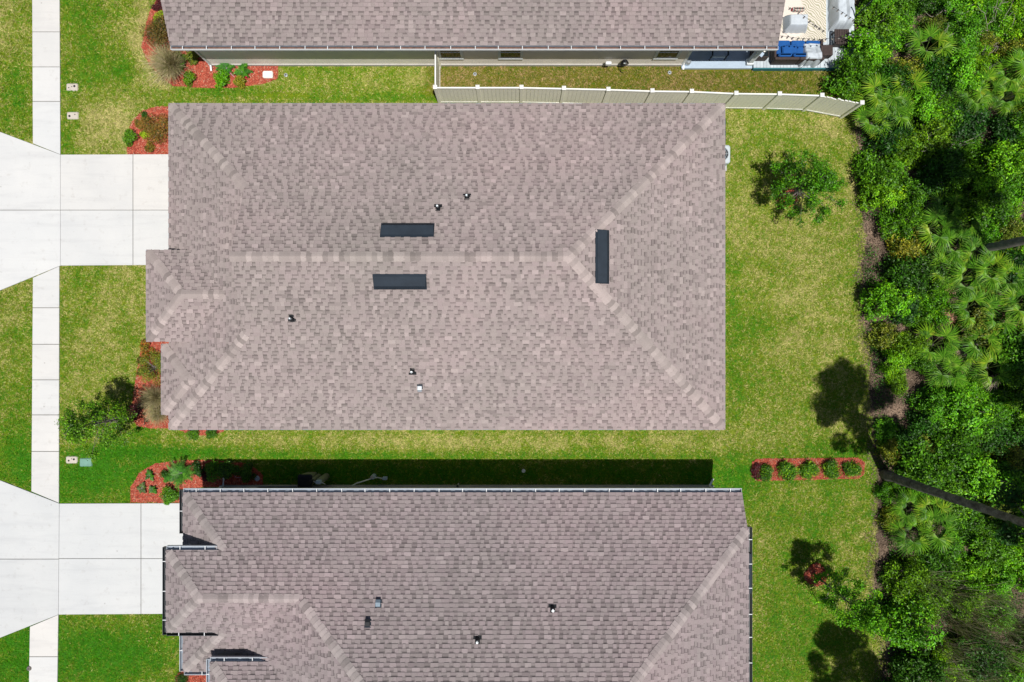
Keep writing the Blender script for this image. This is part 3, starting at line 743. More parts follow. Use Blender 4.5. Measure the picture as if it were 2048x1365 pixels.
# ------------------------------------------------------------------ vegetation builders
GREENS = {
    'mid': [(.040, .135, .012), (.060, .175, .016), (.030, .100, .012), (.085, .21, .018)],
    'bright': [(.060, .215, .010), (.090, .27, .014), (.045, .16, .010), (.14, .30, .02)],
    'dark': [(.020, .072, .012), (.030, .095, .014), (.016, .055, .010), (.045, .12, .015)],
    'lime': [(.18, .30, .02), (.22, .34, .025), (.12, .24, .018), (.26, .36, .04)],
    'olive': [(.18, .24, .015), (.25, .29, .02), (.12, .19, .012), (.32, .33, .03)],
    'copper': [(.20, .11, .025), (.26, .16, .03), (.13, .12, .02), (.34, .17, .03), (.11, .15, .015)],
    'croton': [(.40, .20, .02), (.35, .06, .02), (.30, .26, .02), (.08, .14, .015), (.14, .05, .02)],
    'burgundy': [(.10, .012, .018), (.07, .01, .015), (.14, .025, .025), (.05, .012, .012)],
    'tan': [(.50, .42, .25), (.42, .37, .19), (.34, .35, .13), (.60, .52, .34)],
    'brown': [(.20, .14, .08), (.26, .19, .12), (.14, .10, .06)],
}
for _k in ('mid', 'bright', 'dark', 'lime'):
    GREENS[_k] = [(r*1.7, gg*1.6, b*.40) for r, gg, b in GREENS[_k]] if _k != 'dark' else [(r*1.1, gg*1.4, b*.45) for r, gg, b in GREENS[_k]]
def leaf_cloud(rng, blobs, n, ln, wd, pal, flat=.55, shell=.55, sprig=0):
    """blobs: list of (x,y,z,rx,ry,rz). Returns V,F,col of n small folded leaves."""
    vol = np.array([b[3]*b[4]*b[5] for b in blobs])**.67; k = rng.choice(len(blobs), n, p=vol/vol.sum()); B = np.array(blobs)[k]
    d = rng.normal(size=(n, 3)); d /= np.linalg.norm(d, axis=1)[:, None]
    r = np.where(rng.random(n) < shell, rng.uniform(.75, 1.05, n), rng.random(n)**.5)
    c = B[:, :3]+d*r[:, None]*B[:, 3:6]
    sb = None
    if sprig:
        ns = max(1, n//sprig); k_ = rng.integers(0, ns, n); c = c[k_]+rng.normal(0, ln*.75, (n, 3)); d = d[k_]; k = k[k_]; sb = rng.uniform(.45, 1.6, ns)[k_]
    nr = d*(1-flat)*1.2+rng.normal(0, .45, (n, 3)); nr[:, 2] += flat+.15; nr /= np.linalg.norm(nr, axis=1)[:, None]
    t = rng.normal(size=(n, 3)); t -= nr*(t*nr).sum(1)[:, None]; t /= np.linalg.norm(t, axis=1)[:, None]; s = np.cross(nr, t)
    l = (ln*rng.uniform(.6, 1.3, n))[:, None]; w = (wd*rng.uniform(.7, 1.25, n))[:, None]
    v0 = c-t*l*.5; v1 = c+s*w*.5+nr*w*.12; v2 = c+t*l*.5-nr*l*.12; v3 = c-s*w*.5+nr*w*.12
    V = np.stack([v0, v1, v2, v3], 1).reshape(-1, 3); Fa = np.arange(n*4).reshape(-1, 4)
    P = np.array(pal); bt = rng.random(len(blobs))[k]
    col = P[np.minimum((rng.random(n)*.6+bt*.4)*len(P), len(P)-1).astype(int)]*rng.uniform(.75, 1.3, (n, 1))
    if sb is not None: col = col*sb[:, None]
    return V, Fa, col
def rblobs(rng, R_, H_, nb, size=.42, base=.25):
    out = []
    for i in range(nb):
        a = rng.uniform(0, 6.28); rr = R_*math.sqrt(rng.random())*.75; z = H_*(base+(1-base)*rng.random()*(1-.45*(rr/R_)**2))
        s = R_*size*rng.uniform(.7, 1.25); out.append((rr*math.cos(a), rr*math.sin(a), z-s*.4, s, s*rng.uniform(.75, 1.1), s*.75))
    return out
def stems_mesh(rng, blobs, r0=.025):
    m = MB()
    for b in blobs:
        m.tube([(rng.normal(0, .03), rng.normal(0, .03), -.05), (b[0]*.45+rng.normal(0, .03), b[1]*.45, b[2]*.6), (b[0], b[1], b[2])], [r0, r0*.7, r0*.3], 5)
    return m
def make_shrub_proto(seed, R_, H_, nb, n, ln, wd, pal, size=.42, base=.25, mat='leaf', flat=.55, r0=.025, sprig=0):
    rng = np.random.default_rng(seed); bl = rblobs(rng, R_, H_, nb, size, base)
    V, Fa, col = leaf_cloud(rng, bl, n, ln, wd, pal, flat, sprig=sprig)
    me = mesh_np('foliage', V, Fa, col); me.materials.append(M[mat])
    mb = stems_mesh(rng, bl, r0); ms = bpy.data.meshes.new('stem'); ms.from_pydata(mb.v, [], mb.f); set_col(ms, mb.c); ms.materials.append(M['greybark'])
    return me, ms
def place_plant(name, protos, px, py, rz, sc, label, cat, group=None, z=0.0):
    x, y = g(px, py); root = thing(name, (x, y, z), label, cat, group); root.rotation_euler = (0, 0, rz)
    root.scale = (sc,)*3 if not hasattr(sc, '__len__') else sc
    for nm, me in zip(('foliage', 'stem'), protos): link_mesh(nm, me, None, root)
    return root
def blades_proto(seed, n, L, spread, w, pal, arch=.5, base_r=.12):
    rng = np.random.default_rng(seed); a = rng.uniform(0, 6.283, n); l = L*rng.uniform(.6, 1.1, n); lean = spread*rng.uniform(.15, 1.0, n)
    bx = base_r*rng.normal(0, .6, n); by = base_r*rng.normal(0, .6, n); V = []; 
    dx = np.cos(a); dy = np.sin(a); pts = []
    for t in (0, .35, .7, 1.0):
        out = l*lean*(t**1.4); z = l*(t-arch*lean*t*t)*np.sqrt(np.maximum(.05, 1-(lean*.5)**2))
        ww = w*(1-t*.85); pts.append((np.stack([bx+dx*out-dy*ww, by+dy*out+dx*ww, np.maximum(z, .01)], 1), np.stack([bx+dx*out+dy*ww, by+dy*out-dx*ww, np.maximum(z, .01)+.004], 1)))
    V = np.stack([p for pr in pts for p in pr], 1).reshape(-1, 3)
    i = np.arange(n)*8; Fa = np.concatenate([np.stack([i+2*k, i+2*k+1, i+2*k+3, i+2*k+2], 1) for k in range(3)])
    P = np.array(pal); c = P[rng.integers(0, len(P), n)]*rng.uniform(.7, 1.25, (n, 1))
    me = mesh_np('blades', V, Fa, np.concatenate([c, c, c])); me.materials.append(M['leafdull']); return me
def fan_mesh(seed, pal):
    """one palmetto fan: petiole + pleated narrow segments, base at origin, pointing +x"""
    rng = np.random.default_rng(seed); m = MB()
    pc = (.10, .16, .03); m.tube([(0, 0, 0), (.22, 0, .16), (.42, 0, .24)], [.014, .010, .008], 5, pc)
    o = Vector((.42, 0, .24)); ns = 21
    for i in range(ns):
        a = R(-118+236*i/(ns-1))+rng.normal(0, .03); l = .58*(1-.28*abs(i/(ns-1)-.5)*2)*rng.uniform(.9, 1.08)
        d = Vector((math.cos(a), math.sin(a), .18-.1*abs(a))); s = Vector((-math.sin(a), math.cos(a), 0)); w = .021
        mid = o+d*l*.5+Vector((0, 0, .02)); tip = o+d*l+Vector((0, 0, -.10-.05*rng.random()))
        c = np.array(pal[rng.integers(0, len(pal))])*rng.uniform(.8, 1.2)
        m.add([o, mid+s*w+Vector((0, 0, .014)), mid, tip, mid-s*w+Vector((0, 0, .014))], [[0, 2, 3, 1], [0, 4, 3, 2]], tuple(c))
    me = bpy.data.meshes.new('frond'); me.from_pydata([tuple(v) for v in m.v], [], m.f); set_col(me, m.c); me.materials.append(M['leaf']); return me
FANS = [fan_mesh(i, [(.10, .27, .010), (.14, .33, .015), (.065, .20, .008), (.21, .38, .03)]) for i in range(4)]
FAN_DEAD = fan_mesh(9, [(.34, .26, .18), (.28, .20, .14), (.40, .33, .25)])
def palmetto(px, py, sc, seed, label, nf=9):
    rr = random.Random(seed); x, y = g(px, py)
    root = thing('saw_palmetto', (x, y, .22), label, 'palmetto', 'saw palmettos in the woodland')
    for i in range(nf):
        dead = rr.random() < .06
        o = link_mesh('frond', FAN_DEAD if dead else rr.choice(FANS), None, root)
        az = i*2.4+rr.uniform(-.35, .35); tilt = rr.uniform(-.05, .75) if not dead else -.2
        k = sc*rr.uniform(.8, 1.15); o.scale = (k, k, k)
        o.rotation_euler = (rr.uniform(-.3, .3), -tilt*.55, az); o.location = (math.cos(az)*.05, math.sin(az)*.05, .15+.35*tilt+rr.uniform(0, .15))
    m = MB(); m.tube([(0, 0, -.28), (.03, .02, .15), (.06, .0, .32)], [.07, .08, .05], 7); m.build('trunk', M['bark'], root, local=True)
def sago(name, x, y, r, nf, seed, label, cat='palm', mat='leaf', pal=((.055, .21, .010), (.085, .27, .015), (.035, .14, .008))):
    rng = np.random.default_rng(seed); root = thing(name, (x, y, .03), label, cat)
    me_list = []
    for v in range(2):
        m = MB()
        for j in range(22):
            t = .12+.88*j/21; p = Vector((t*r, 0, r*(.42*math.sin(t*2.2)-.12*t)+.05)); w = r*.30*math.sin(min(1, t*1.15+.1)*math.pi*.92)+.02
            for sg in (-1, 1):
                tip = p+Vector((w*.35, sg*w, -.02+.03*rng.random())); c = np.array(pal[rng.integers(0, 3)])*rng.uniform(.8, 1.3)
                m.add([p-Vector((.012, 0, 0)), p+Vector((.014, 0, 0)), tip], [[0, 1, 2]], tuple(c))
        m.tube([(0, 0, 0), (r*.5, 0, r*.38), (r, 0, r*.22)], [.012, .009, .004], 4, (.09, .13, .03))
        me = bpy.data.meshes.new('frond'); me.from_pydata([tuple(q) for q in m.v], [], m.f); set_col(me, m.c); me.materials.append(M[mat]); me_list.append(me)
    for i in range(nf):
        o = link_mesh('frond', me_list[i % 2], None, root); k = rng.uniform(.7, 1.1); o.scale = (k, k, k*rng.uniform(.7, 1.5)); o.rotation_euler = (0, rng.uniform(-.35, .2), i*6.283/nf*2.0+rng.uniform(-.3, .3))
    m = MB(); m.lathe([(.06, -.05), (.08, .06), (.04, .12)], 0, 0, 8); m.build('trunk', M['bark'], root, local=True)
def tree(name, x, y, H_, r0, crown0, R_, seed, label, cat='tree', pal='mid', nclump=16, nleaf=2600, leaf=(.09, .05), bark='greybark', cs=.42, lean=(0, 0), group=None, top=.35):
    rng = np.random.default_rng(seed); root = thing(name, (x, y, 0), label, cat, group)
    m = MB(); wob = .006*H_ if H_ < 8 else .0015*H_
    ax = lambda t: Vector((lean[0]*t*t+wob*(math.sin(t*5+seed)-math.sin(seed)), lean[1]*t*t+wob*(math.cos(t*4+seed)-math.cos(seed)), H_*t))
    tt = [0, .02]+[.04+.024*q for q in range(41)]
    m.tube([ax(t)-Vector((0, 0, .1 if t == 0 else 0)) for t in tt], [r0*1.35, r0*1.12]+[r0*(1-.85*t) for t in tt[2:]], 12, jit=.13)
    tr = m.build('trunk', M[bark], root, smooth=True, local=True)
    bl = []
    for i in range(nclump):
        t = crown0/H_+(1-crown0/H_)*((i+.5)/nclump); a = i*2.4+rng.uniform(-.4, .4); k = math.sin(min(1, (t-crown0/H_)/(1-crown0/H_)*.9+.25)*math.pi)*(1-top)+top*.6
        rr = R_*k*rng.uniform(.45, 1.0); p0 = ax(t*.93); tip = p0+Vector((math.cos(a)*rr, math.sin(a)*rr, rr*rng.uniform(.15, .6)))
        s = R_*cs*rng.uniform(.65, 1.15); bl.append((tip.x, tip.y, tip.z, s, s, s*.7))
        b = MB(); mid = (p0+tip)/2+Vector((0, 0, .05*rr)); b.tube([p0, mid, tip], [r0*.35*(1-.6*t), r0*.22*(1-.6*t), r0*.08], 5); b.build('limb', M[bark], root, local=True)
    V, Fa, col = leaf_cloud(rng, bl, nleaf, leaf[0], leaf[1], GREENS[pal], .35, .35, sprig=10 if leaf[0] < .15 else 0)
    me = mesh_np('crown', V, Fa, col); link_mesh('crown', me, M['leaf'], root)
    return root

# ------------------------------------------------------------------ mulch beds
BEDL = {'top': 'red mulch bed along the upper house wall and corner', 'front': 'rounded red mulch bed beside the upper driveway', 'entry': 'red mulch bed wrapped round the front corner of the middle house',
        'palm': 'red mulch bed with sago palm beside the lower driveway', 'hedge': 'straight red mulch strip under the clipped shrubs by the wood', 'low': 'red mulch bed at the bottom edge by the lower house',
        'ringa': 'red mulch ring round the young tree behind the middle house', 'ringb': 'red mulch ring round the young tree behind the lower house'}
def mulch_bed(key):
    poly = gp(BEDS[key]); n = len(poly); cx_ = sum(p[0] for p in poly)/n; cy_ = sum(p[1] for p in poly)/n
    root = thing('mulch_bed', (cx_, cy_, 0), BEDL[key], 'mulch'); root['kind'] = 'stuff'
    dense = []
    for i in range(n):
        p, q = poly[i], poly[(i+1) % n]; k = max(1, int(math.hypot(q[0]-p[0], q[1]-p[1])/.18))
        for j in range(k):
            t = j/k; dense.append((p[0]+(q[0]-p[0])*t+random.uniform(-.02, .02), p[1]+(q[1]-p[1])*t+random.uniform(-.02, .02)))
    m = MB(); m.prism(dense, -.03, .022); m.build('mulch_base', M['mulch'], root)
    xs = [p[0] for p in poly]; ys = [p[1] for p in poly]; area = (max(xs)-min(xs))*(max(ys)-min(ys)); cnt = int(area*900)
    rng = np.random.default_rng(hash(key) % 1000 if False else len(key)*7+ord(key[0])); x = rng.uniform(min(xs), max(xs), cnt); y = rng.uniform(min(ys), max(ys), cnt)
    ok = inpoly(x, y, poly); x = x[ok]; y = y[ok]; k = len(x); a = rng.uniform(0, 3.14, k); l = rng.uniform(.02, .055, k); w = rng.uniform(.005, .013, k); z = .022+rng.uniform(.002, .03, k); tz = rng.normal(0, .012, k)
    c, s = np.cos(a), np.sin(a); co = [np.stack([x+c*l*i-s*w*j, y+s*l*i+c*w*j, z+tz*i+.004*j], 1) for i, j in ((-1, -1), (1, -1), (1, 1), (-1, 1))]
    V = np.stack(co, 1).reshape(-1, 3)
    P = np.array([(.42, .085, .050), (.50, .115, .070), (.32, .060, .040), (.54, .17, .11), (.48, .29, .20)]); col = P[rng.choice(5, k, p=[.33, .28, .17, .13, .09])]*rng.uniform(.75, 1.2, (k, 1))
    V -= np.array([cx_, cy_, 0]); o = link_mesh('mulch_chips', mesh_np('mulch_chips', V, np.arange(k*4).reshape(-1, 4), col), M['chip'], root); o['kind'] = 'stuff'
for k in BEDS: mulch_bed(k)

# ------------------------------------------------------------------ bed plants
SM = {k: make_shrub_proto(100+i, .30, .42, 12, 1800, .055, .028, GREENS[p], .45) for i, (k, p) in enumerate([('dark', 'dark'), ('mid', 'mid'), ('bright', 'bright'), ('lime', 'lime'), ('croton', 'croton'), ('burgundy', 'burgundy'), ('copper', 'copper'), ('olive', 'olive')])}
BG = {k: make_shrub_proto(130+i, .80, .95, 22, 5200, .05, .026, GREENS[p], .34) for i, (k, p) in enumerate([('copper', 'copper'), ('dark', 'dark'), ('olive', 'olive')])}
FG = [blades_proto(150+i, 1500, .95, .85, .008, GREENS['tan'], .45) for i in range(2)]
def small(pk, px, py, sc, label, cat='shrub', group=None, rz=None): place_plant('shrub', SM[pk], px, py, rz if rz is not None else px*.7, sc*1.22, label, cat, group)
def grassy(px, py, sc, label, v=0, rz=0.0):
    x, y = g(px, py); root = thing('fountain_grass', (x, y, .02), label, 'ornamental grass'); root.scale = (sc, sc, sc); root.rotation_euler = (0, 0, rz)
    link_mesh('blades', FG[v], None, root)
# top house bed
place_plant('shrub', BG['copper'], 332, 78, .4, (1.15, 1.15, 1.2), 'large coppery brown shrub at the front corner of the upper house', 'shrub')
small('lime', 325, 45, 1.0, 'small lime green shrub above the coppery shrub by the upper house')
small('burgundy', 318, 12, .8, 'sparse dark shrub at the top end of the upper house bed')
grassy(350, 138, 1.4, 'tall tan fountain grass at the corner of the upper house', 0)
small('bright', 362, 122, 1.0, 'bright green shrub tucked beside the fountain grass of the upper house')
small('olive', 388, 117, .95, 'olive green shrub under the upper gutter near the downspout')
small('mid', 384, 160, .85, 'round green shrub alone on the red mulch before the downspout')
small('bright', 446, 164, 1.05, 'bright green leafy shrub by the lawn edge of the upper bed')
small('olive', 484, 166, .85, 'low olive plant at the lawn edge below the dark sago')
sago('cycad', *g(455, 139), .42, 16, 3, 'feathery bright green cycad at the foot of the upper house wall', 'cycad', pal=((.04, .19, .015), (.06, .23, .02), (.03, .13, .012)))
sago('sago_palm', *g(487, 147), .42, 14, 4, 'small dark sago palm beside the red ball in the upper bed', 'palm')
x, y = g(494, 155); b = thing('red_ball', (x, y, .1), 'small red globe ornament next to the dark sago palm', 'ornament')
m = MB(); m.lathe([(.01, .02), (.05, .035), (.075, .09), (.07, .13), (.04, .165), (.008, .175)], x, y, 12); m.build('globe', M['red'], b, True); m = MB(); m.lathe([(.03, 0), (.03, .03), (.012, .04)], x, y, 8); m.build('foot', M['black'], b)
x, y = g(462, 148); b = thing('garden_stake', (x, y, 0), 'thin pinkish stake leaning in the mulch between cycad and sago', 'stake'); m = MB(); m.tube([(x+.18, y-.18, .03), (x, y, .12), (x-.05, y+.07, .16)], .013, 6); m.build('rod', M['pink'], b); m = MB(); m.tube([(x-.05, y+.07, .15), (x-.08, y+.10, .17)], .02, 6); m.build('tip', M['cream'], b)
# front bed
place_plant('shrub', BG['copper'], 325, 262, 1.9, (.95, 1.1, 1.0), 'large brownish shrub half under the eave beside the upper driveway', 'shrub')
small('dark', 294, 237, .62, 'small dark green plant at the top of the rounded bed')
small('croton', 281, 250, .6, 'small yellow and red croton at the edge of the rounded bed', 'croton')
small('mid', 267, 278, .95, 'green round shrub at the outer edge of the rounded bed')
small('lime', 296, 272, .75, 'lime green plant in the middle of the rounded bed')
small('croton', 303, 297, .65, 'variegated yellow croton next to the upper driveway', 'croton')
# entry bed
for i, (px, py, s, l) in enumerate([(292, 690, .6, 'yellow flowered croton under the entry roof corner'), (298, 703, .8, 'orange croton between entry eave and dark shrub'), (283, 722, .5, 'small croton left of the dark green entry shrub'), (283, 745, .5, 'low orange croton on the lawn edge of the entry bed')]): small('croton', px, py, s, l, 'croton')
place_plant('shrub', BG['olive'], 315, 737, .2, (.85, 1.0, .9), 'dense olive green shrub beside the bay roof of the middle house', 'shrub')
grassy(318, 795, 1.0, 'tan fountain grass in front of the bay of the middle house', 1); grassy(324, 824, .85, 'green tinged fountain grass below the taller one at the middle house', 0, 1.4)
small('burgundy', 278, 826, 1.15, 'burgundy leaved shrub at the foot of the front yard tree')
small('mid', 388, 868, .7, 'small green shrub on the side mulch left of the pair'); small('mid', 428, 866, .75, 'small green shrub on the side mulch right of the pair')
# palm bed
sago('sago_palm', *g(366, 945), .72, 24, 7, 'large sago palm in the red bed of the lower house', 'palm')
small('mid', 345, 985, 1.05, 'leafy green shrub overhanging the lower driveway edge', rz=.4); small('bright', 338, 1000, .6, 'thin green sprig of shrub touching the lower driveway')
small('dark', 340, 950, .8, 'loose dark shrub left of the big sago palm')
sago('agave', *g(303, 950), .24, 12, 11, 'small spiky plant uppermost on the lower red bed', 'agave'); sago('agave', *g(287, 975), .25, 12, 12, 'small spiky plant leftmost on the lower red bed', 'agave', pal=((.10, .17, .03), (.14, .2, .04), (.08, .14, .02))); sago('agave', *g(309, 978), .22, 12, 13, 'small bright spiky plant next to the lower driveway', 'agave', pal=((.05, .2, .015), (.08, .24, .02), (.04, .15, .012)))
small('dark', 402, 937, .9, 'dark green shrub at the edge of the house shadow'); small('mid', 435, 942, 1.2, 'shaded shrub against the lower house in the roof shadow'); small('burgundy', 415, 950, .7, 'dark low shrub in the roof shadow of the lower house')
x, y = g(485, 952); b = thing('garden_stake', (x, y, 0), 'pale pink stick lying on shaded mulch by the lower house', 'stake'); m = MB(); m.tube([(x-.3, y-.05, .05), (x-.1, y-.08, .06), (x+.28, y+.12, .07)], .014, 6); m.build('rod', M['pink'], b); m = MB(); m.tube([(x-.3, y-.05, .05), (x-.32, y+.02, .06)], .016, 6); m.build('hook', M['pink'], b)
small('dark', 462, 940, 1.3, 'added dark leafy shrub deepening the shade right of the downspout bed corner'); small('dark', 500, 945, 1.1, 'low dark shrub added to darken the far end of the shaded mulch')  # both shrubs added to darken the red mulch in the roof shadow
# low bed
place_plant('shrub', BG['dark'], 368, 1358, .9, (.45, .45, .45), 'dark shrub at the bottom edge beside the lower porch roof', 'shrub')
# hedge row
HR = make_shrub_proto(170, .44, .55, 18, 3600, .085, .028, GREENS['bright'][:1]+GREENS['lime'][:1]+GREENS['mid'][:3], .40, sprig=9)
place_plant('shrub', SM['burgundy'], 1514, 943, .3, (.9, 1.2, 1.0), 'reddish brown shrub at the house end of the hedge strip', 'shrub')
for i, (px, py, l) in enumerate([(1527, 943, 'green shrub beside the reddish one at the house end of the hedge strip'), (1569, 940, 'second green shrub of the hedge strip counted from the house'), (1612, 941, 'middle green shrub of the hedge strip behind the lower house'), (1659, 939, 'fourth green shrub of the hedge strip, next to last before the wood'), (1701, 937, 'last green shrub of the hedge strip beside the wood')]):
    place_plant('shrub', HR, px, py, i*1.3, [.85, .98, .95, .92, .85][i], l, 'shrub', 'clipped shrubs in the hedge strip')
# young trees
tree('young_tree', *g(268, 833), 4.9, .05, 1.2, 1.55, 21, 'young leafy tree in the front yard beside the sidewalk', pal='mid', nclump=64, nleaf=6500, leaf=(.09, .045), cs=.13)
tree('young_tree', *g(1573, 394), 3.7, .055, .8, 1.85, 22, 'young tree in the backyard of the middle house', pal='bright', nclump=84, nleaf=11000, leaf=(.095, .045), cs=.115)
tree('young_tree', *g(1630, 1152), 5.6, .05, 1.0, 1.3, 25, 'slender young tree in the backyard of the lower house', pal='bright', nclump=64, nleaf=9500, leaf=(.09, .045), cs=.15)

# ------------------------------------------------------------------ woodland
WM = []
pals = ['mid', 'bright', 'mid', 'dark', 'bright', 'olive', 'mid', 'bright']
for i, p in enumerate(pals):
    rr_ = [.95, .85, 1.1, 1.0, .75, .8, .7, 1.05][i]
    WM.append(make_shrub_proto(200+i, rr_, [1.5, 1.2, 1.9, 1.4, .9, 1.1, .7, 2.1][i], 30, 5200, [.11, .09, .125, .11, .08, .10, .12, .10][i], [.05, .04, .06, .052, .036, .038, .038, .056][i], GREENS[p], .30, .1, 'leaf', .45, sprig=13))
PALMS = [(1868, 425), (1905, 455), (1842, 462), (1880, 495), (1925, 515), (1862, 545), (1905, 560), (1950, 545), (1850, 690), (1892, 712), (1935, 690), (1870, 735), (1955, 735), (1985, 560), (2012, 610), (1965, 630), (2040, 640),
         (1742, 205), (1768, 235), (1728, 255), (1790, 200), (1945, 190), (1922, 210), (1992, 165), (2025, 150), (1836, 112), (1876, 118), (1985, 210), (1795, 1005), (1838, 1010), (1850, 1045), (1800, 1055), (1915, 620), (1755, 225), (2035, 215)]
STRIP = lambda px: 'the lawn edge' if px < 1800 else ('the mid wood' if px < 1925 else 'the right edge')
def ordinal(i): return ['first', 'second', 'third', 'fourth', 'fifth', 'sixth', 'seventh', 'eighth', 'ninth', 'tenth', 'eleventh', 'twelfth', 'thirteenth', 'fourteenth', 'fifteenth', 'sixteenth', 'seventeenth', 'eighteenth', 'nineteenth', 'twentieth', 'twenty-first', 'twenty-second', 'twenty-third', 'twenty-fourth', 'twenty-fifth', 'twenty-sixth', 'twenty-seventh', 'twenty-eighth', 'twenty-ninth', 'thirtieth'][i] if i < 30 else 'number %d' % (i+1)
cnt = {}
for i, (px, py) in enumerate(sorted(PALMS, key=lambda q: q[1])):
    s = STRIP(px); cnt[s] = cnt.get(s, 0)+1
    palmetto(px, py, random.Random(i).uniform(.85, 1.2), 300+i, 'fan leaved saw palmetto, %s from the top along %s' % (ordinal(cnt[s]-1), s), 13)
CLEAR = [(1775, 520, 32), (1795, 800, 34), (1745, 955, 26), (1765, 1110, 34), (1815, 1262, 40), (1975, 230, 40), (1790, 655, 26), (1740, 470, 26), (1745, 640, 22), (1815, 345, 20), (1820, 775, 20), (1860, 930, 16), (1755, 1020, 20), (1790, 1180, 24)]
def okspot(px, py, placed, r):
    for cx_, cy_, cr in CLEAR:
        if math.hypot(px-cx_, py-cy_) < cr*.75+r*14: return False
    for q in placed:
        if math.hypot(px-q[0], py-q[1]) < (r+q[2])*19: return False
    for q in PALMS:
        if math.hypot(px-q[0], py-q[1]) < 24+r*11: return False
    return True
rw = random.Random(77); placed = []
FIX = [(1690, 165, 2, 1.0), (1715, 120, 7, .9), (1735, 60, 2, .95), (1745, 15, 7, .8), (1700, 182, 0, .8), (1790, 70, 1, 1.0), (1800, 150, 5, 1.0), (1845, 160, 3, 1.0), (1860, 620, 1, 1.0), (1815, 590, 4, 1.0), (1800, 620, 3, .8), (1960, 430, 2, 1.0), (1850, 360, 3, 1.0), (1900, 380, 2, 1.0), (2010, 60, 1, 1.1), (1985, 330, 7, 1.0), (2035, 30, 4, 1.2)]
for px, py, v, s in FIX: placed.append((px, py, s, v))
poly = np.array(WOOD)
tries = 0
while len(placed) < 165 and tries < 9000:
    tries += 1; px = rw.uniform(1715, 2075); py = rw.uniform(-30, 1390); s = rw.uniform(.7, 1.25) if tries < 3500 else rw.uniform(.4, .75)
    if py > 1180 and px > 1850 and rw.random() < .7: continue
    if not inpoly(np.array([px-24*s]), np.array([py]), WOOD)[0]: continue
    if okspot(px, py, placed, s*.8): placed.append((px, py, s, rw.randrange(8)))
cnt = {}
TONE = ['mid green', 'bright green', 'tall green', 'dark green', 'low bright green', 'olive', 'low green', 'tall bright green']
for px, py, s, v in sorted(placed, key=lambda q: q[1]):
    key = (v, STRIP(px)); cnt[key] = cnt.get(key, 0)+1
    place_plant('woodland_shrub', WM[v], px, py, rw.uniform(0, 6.28), (s, s*rw.uniform(.85, 1.15), s*rw.uniform(.8, 1.1)), '%s leafy shrub, %s such from the top along %s' % (TONE[v], ordinal(cnt[key]-1), STRIP(px)), 'shrub', 'woodland shrubs')
# ground cover
def ground_cover():
    rng = np.random.default_rng(91); n = 100000; x = rng.uniform(15, 24.5, n); y = rng.uniform(-16.5, 16.5, n)
    ok = inpoly(x-.15, y, WOODW); px = x*F/HC+CX; py = CY-y*F/HC
    dens = vnoise(x, y, .9, 92)*.7+vnoise(x, y, .3, 93)*.4
    for cx_, cy_, cr in CLEAR: dens = dens-.38*np.exp(-((px-cx_)**2+(py-cy_)**2)/cr**2)
    ok &= dens > .36; x = x[ok]; y = y[ok]; n = len(x)
    c = np.stack([x, y, rng.uniform(.03, .30, n)*vnoise(x, y, .5, 94)*1.6+.02], 1)
    V, Fa, col = leaf_cloud(rng, [(0, 0, 0, .01, .01, .01)], n, .085, .04, GREENS['dark']+GREENS['dark']+GREENS['mid'], .5)  # mostly dark palette paints shade into the low growth between shrubs
    V = (V.reshape(n, 4, 3)+c[:, None, :]).reshape(-1, 3)
    o = link_mesh('undergrowth', mesh_np('undergrowth', V, Fa, col), M['leaf']); setp(o, 'low leafy undergrowth covering the woodland floor', 'undergrowth', kind='stuff')
    n = 90000; x = rng.uniform(15, 24.5, n); y = rng.uniform(-16.5, 16.5, n); ok = inpoly(x+.2+(vnoise(x, y, .4, 95)-.5)*.5, y, WOODW); x = x[ok]; y = y[ok]; n = len(x)
    V, Fa, col = leaf_cloud(rng, [(0, 0, 0, .01, .01, .01)], n, .08, .03, [(.22, .155, .11), (.16, .11, .075), (.30, .23, .17), (.10, .07, .05), (.20, .11, .07)], .75)
    V = (V.reshape(n, 4, 3)+np.stack([x, y, rng.uniform(.012, .05, n)], 1)[:, None, :]).reshape(-1, 3)
    o = link_mesh('leaf_litter', mesh_np('leaf_litter', V, Fa, col), M['leafdull']); setp(o, 'brown dead leaves littering the woodland edge', 'leaf litter', kind='stuff')
ground_cover()
# reeds
REED = [blades_proto(400+i, 110, 2.5, .5, .010, [(.42, .37, .24), (.34, .32, .16), (.50, .45, .32), (.20, .26, .05), (.15, .24, .03)], .15, .35) for i in range(3)]
rr = random.Random(5)
RP = [(1890, 1185), (1925, 1210), (1905, 1240), (1880, 1285), (1945, 1255), (1915, 1300), (1860, 1330), (1960, 1180), (1985, 1230), (1940, 1335), (1895, 1360), (1835, 1150), (1990, 1300)]
for i, (px, py) in enumerate(sorted(RP, key=lambda q: q[1])):
    x, y = g(px, py); root = thing('reed_clump', (x, y, 0), 'tall tan reed clump, %s from the top in the lower woodland corner' % ordinal(i), 'reeds', 'reeds in the lower corner of the wood')
    root.scale = (1, 1, rr.uniform(.75, 1.15)); root.rotation_euler = (0, 0, rr.uniform(0, 6)); link_mesh('blades', REED[i % 3], None, root)
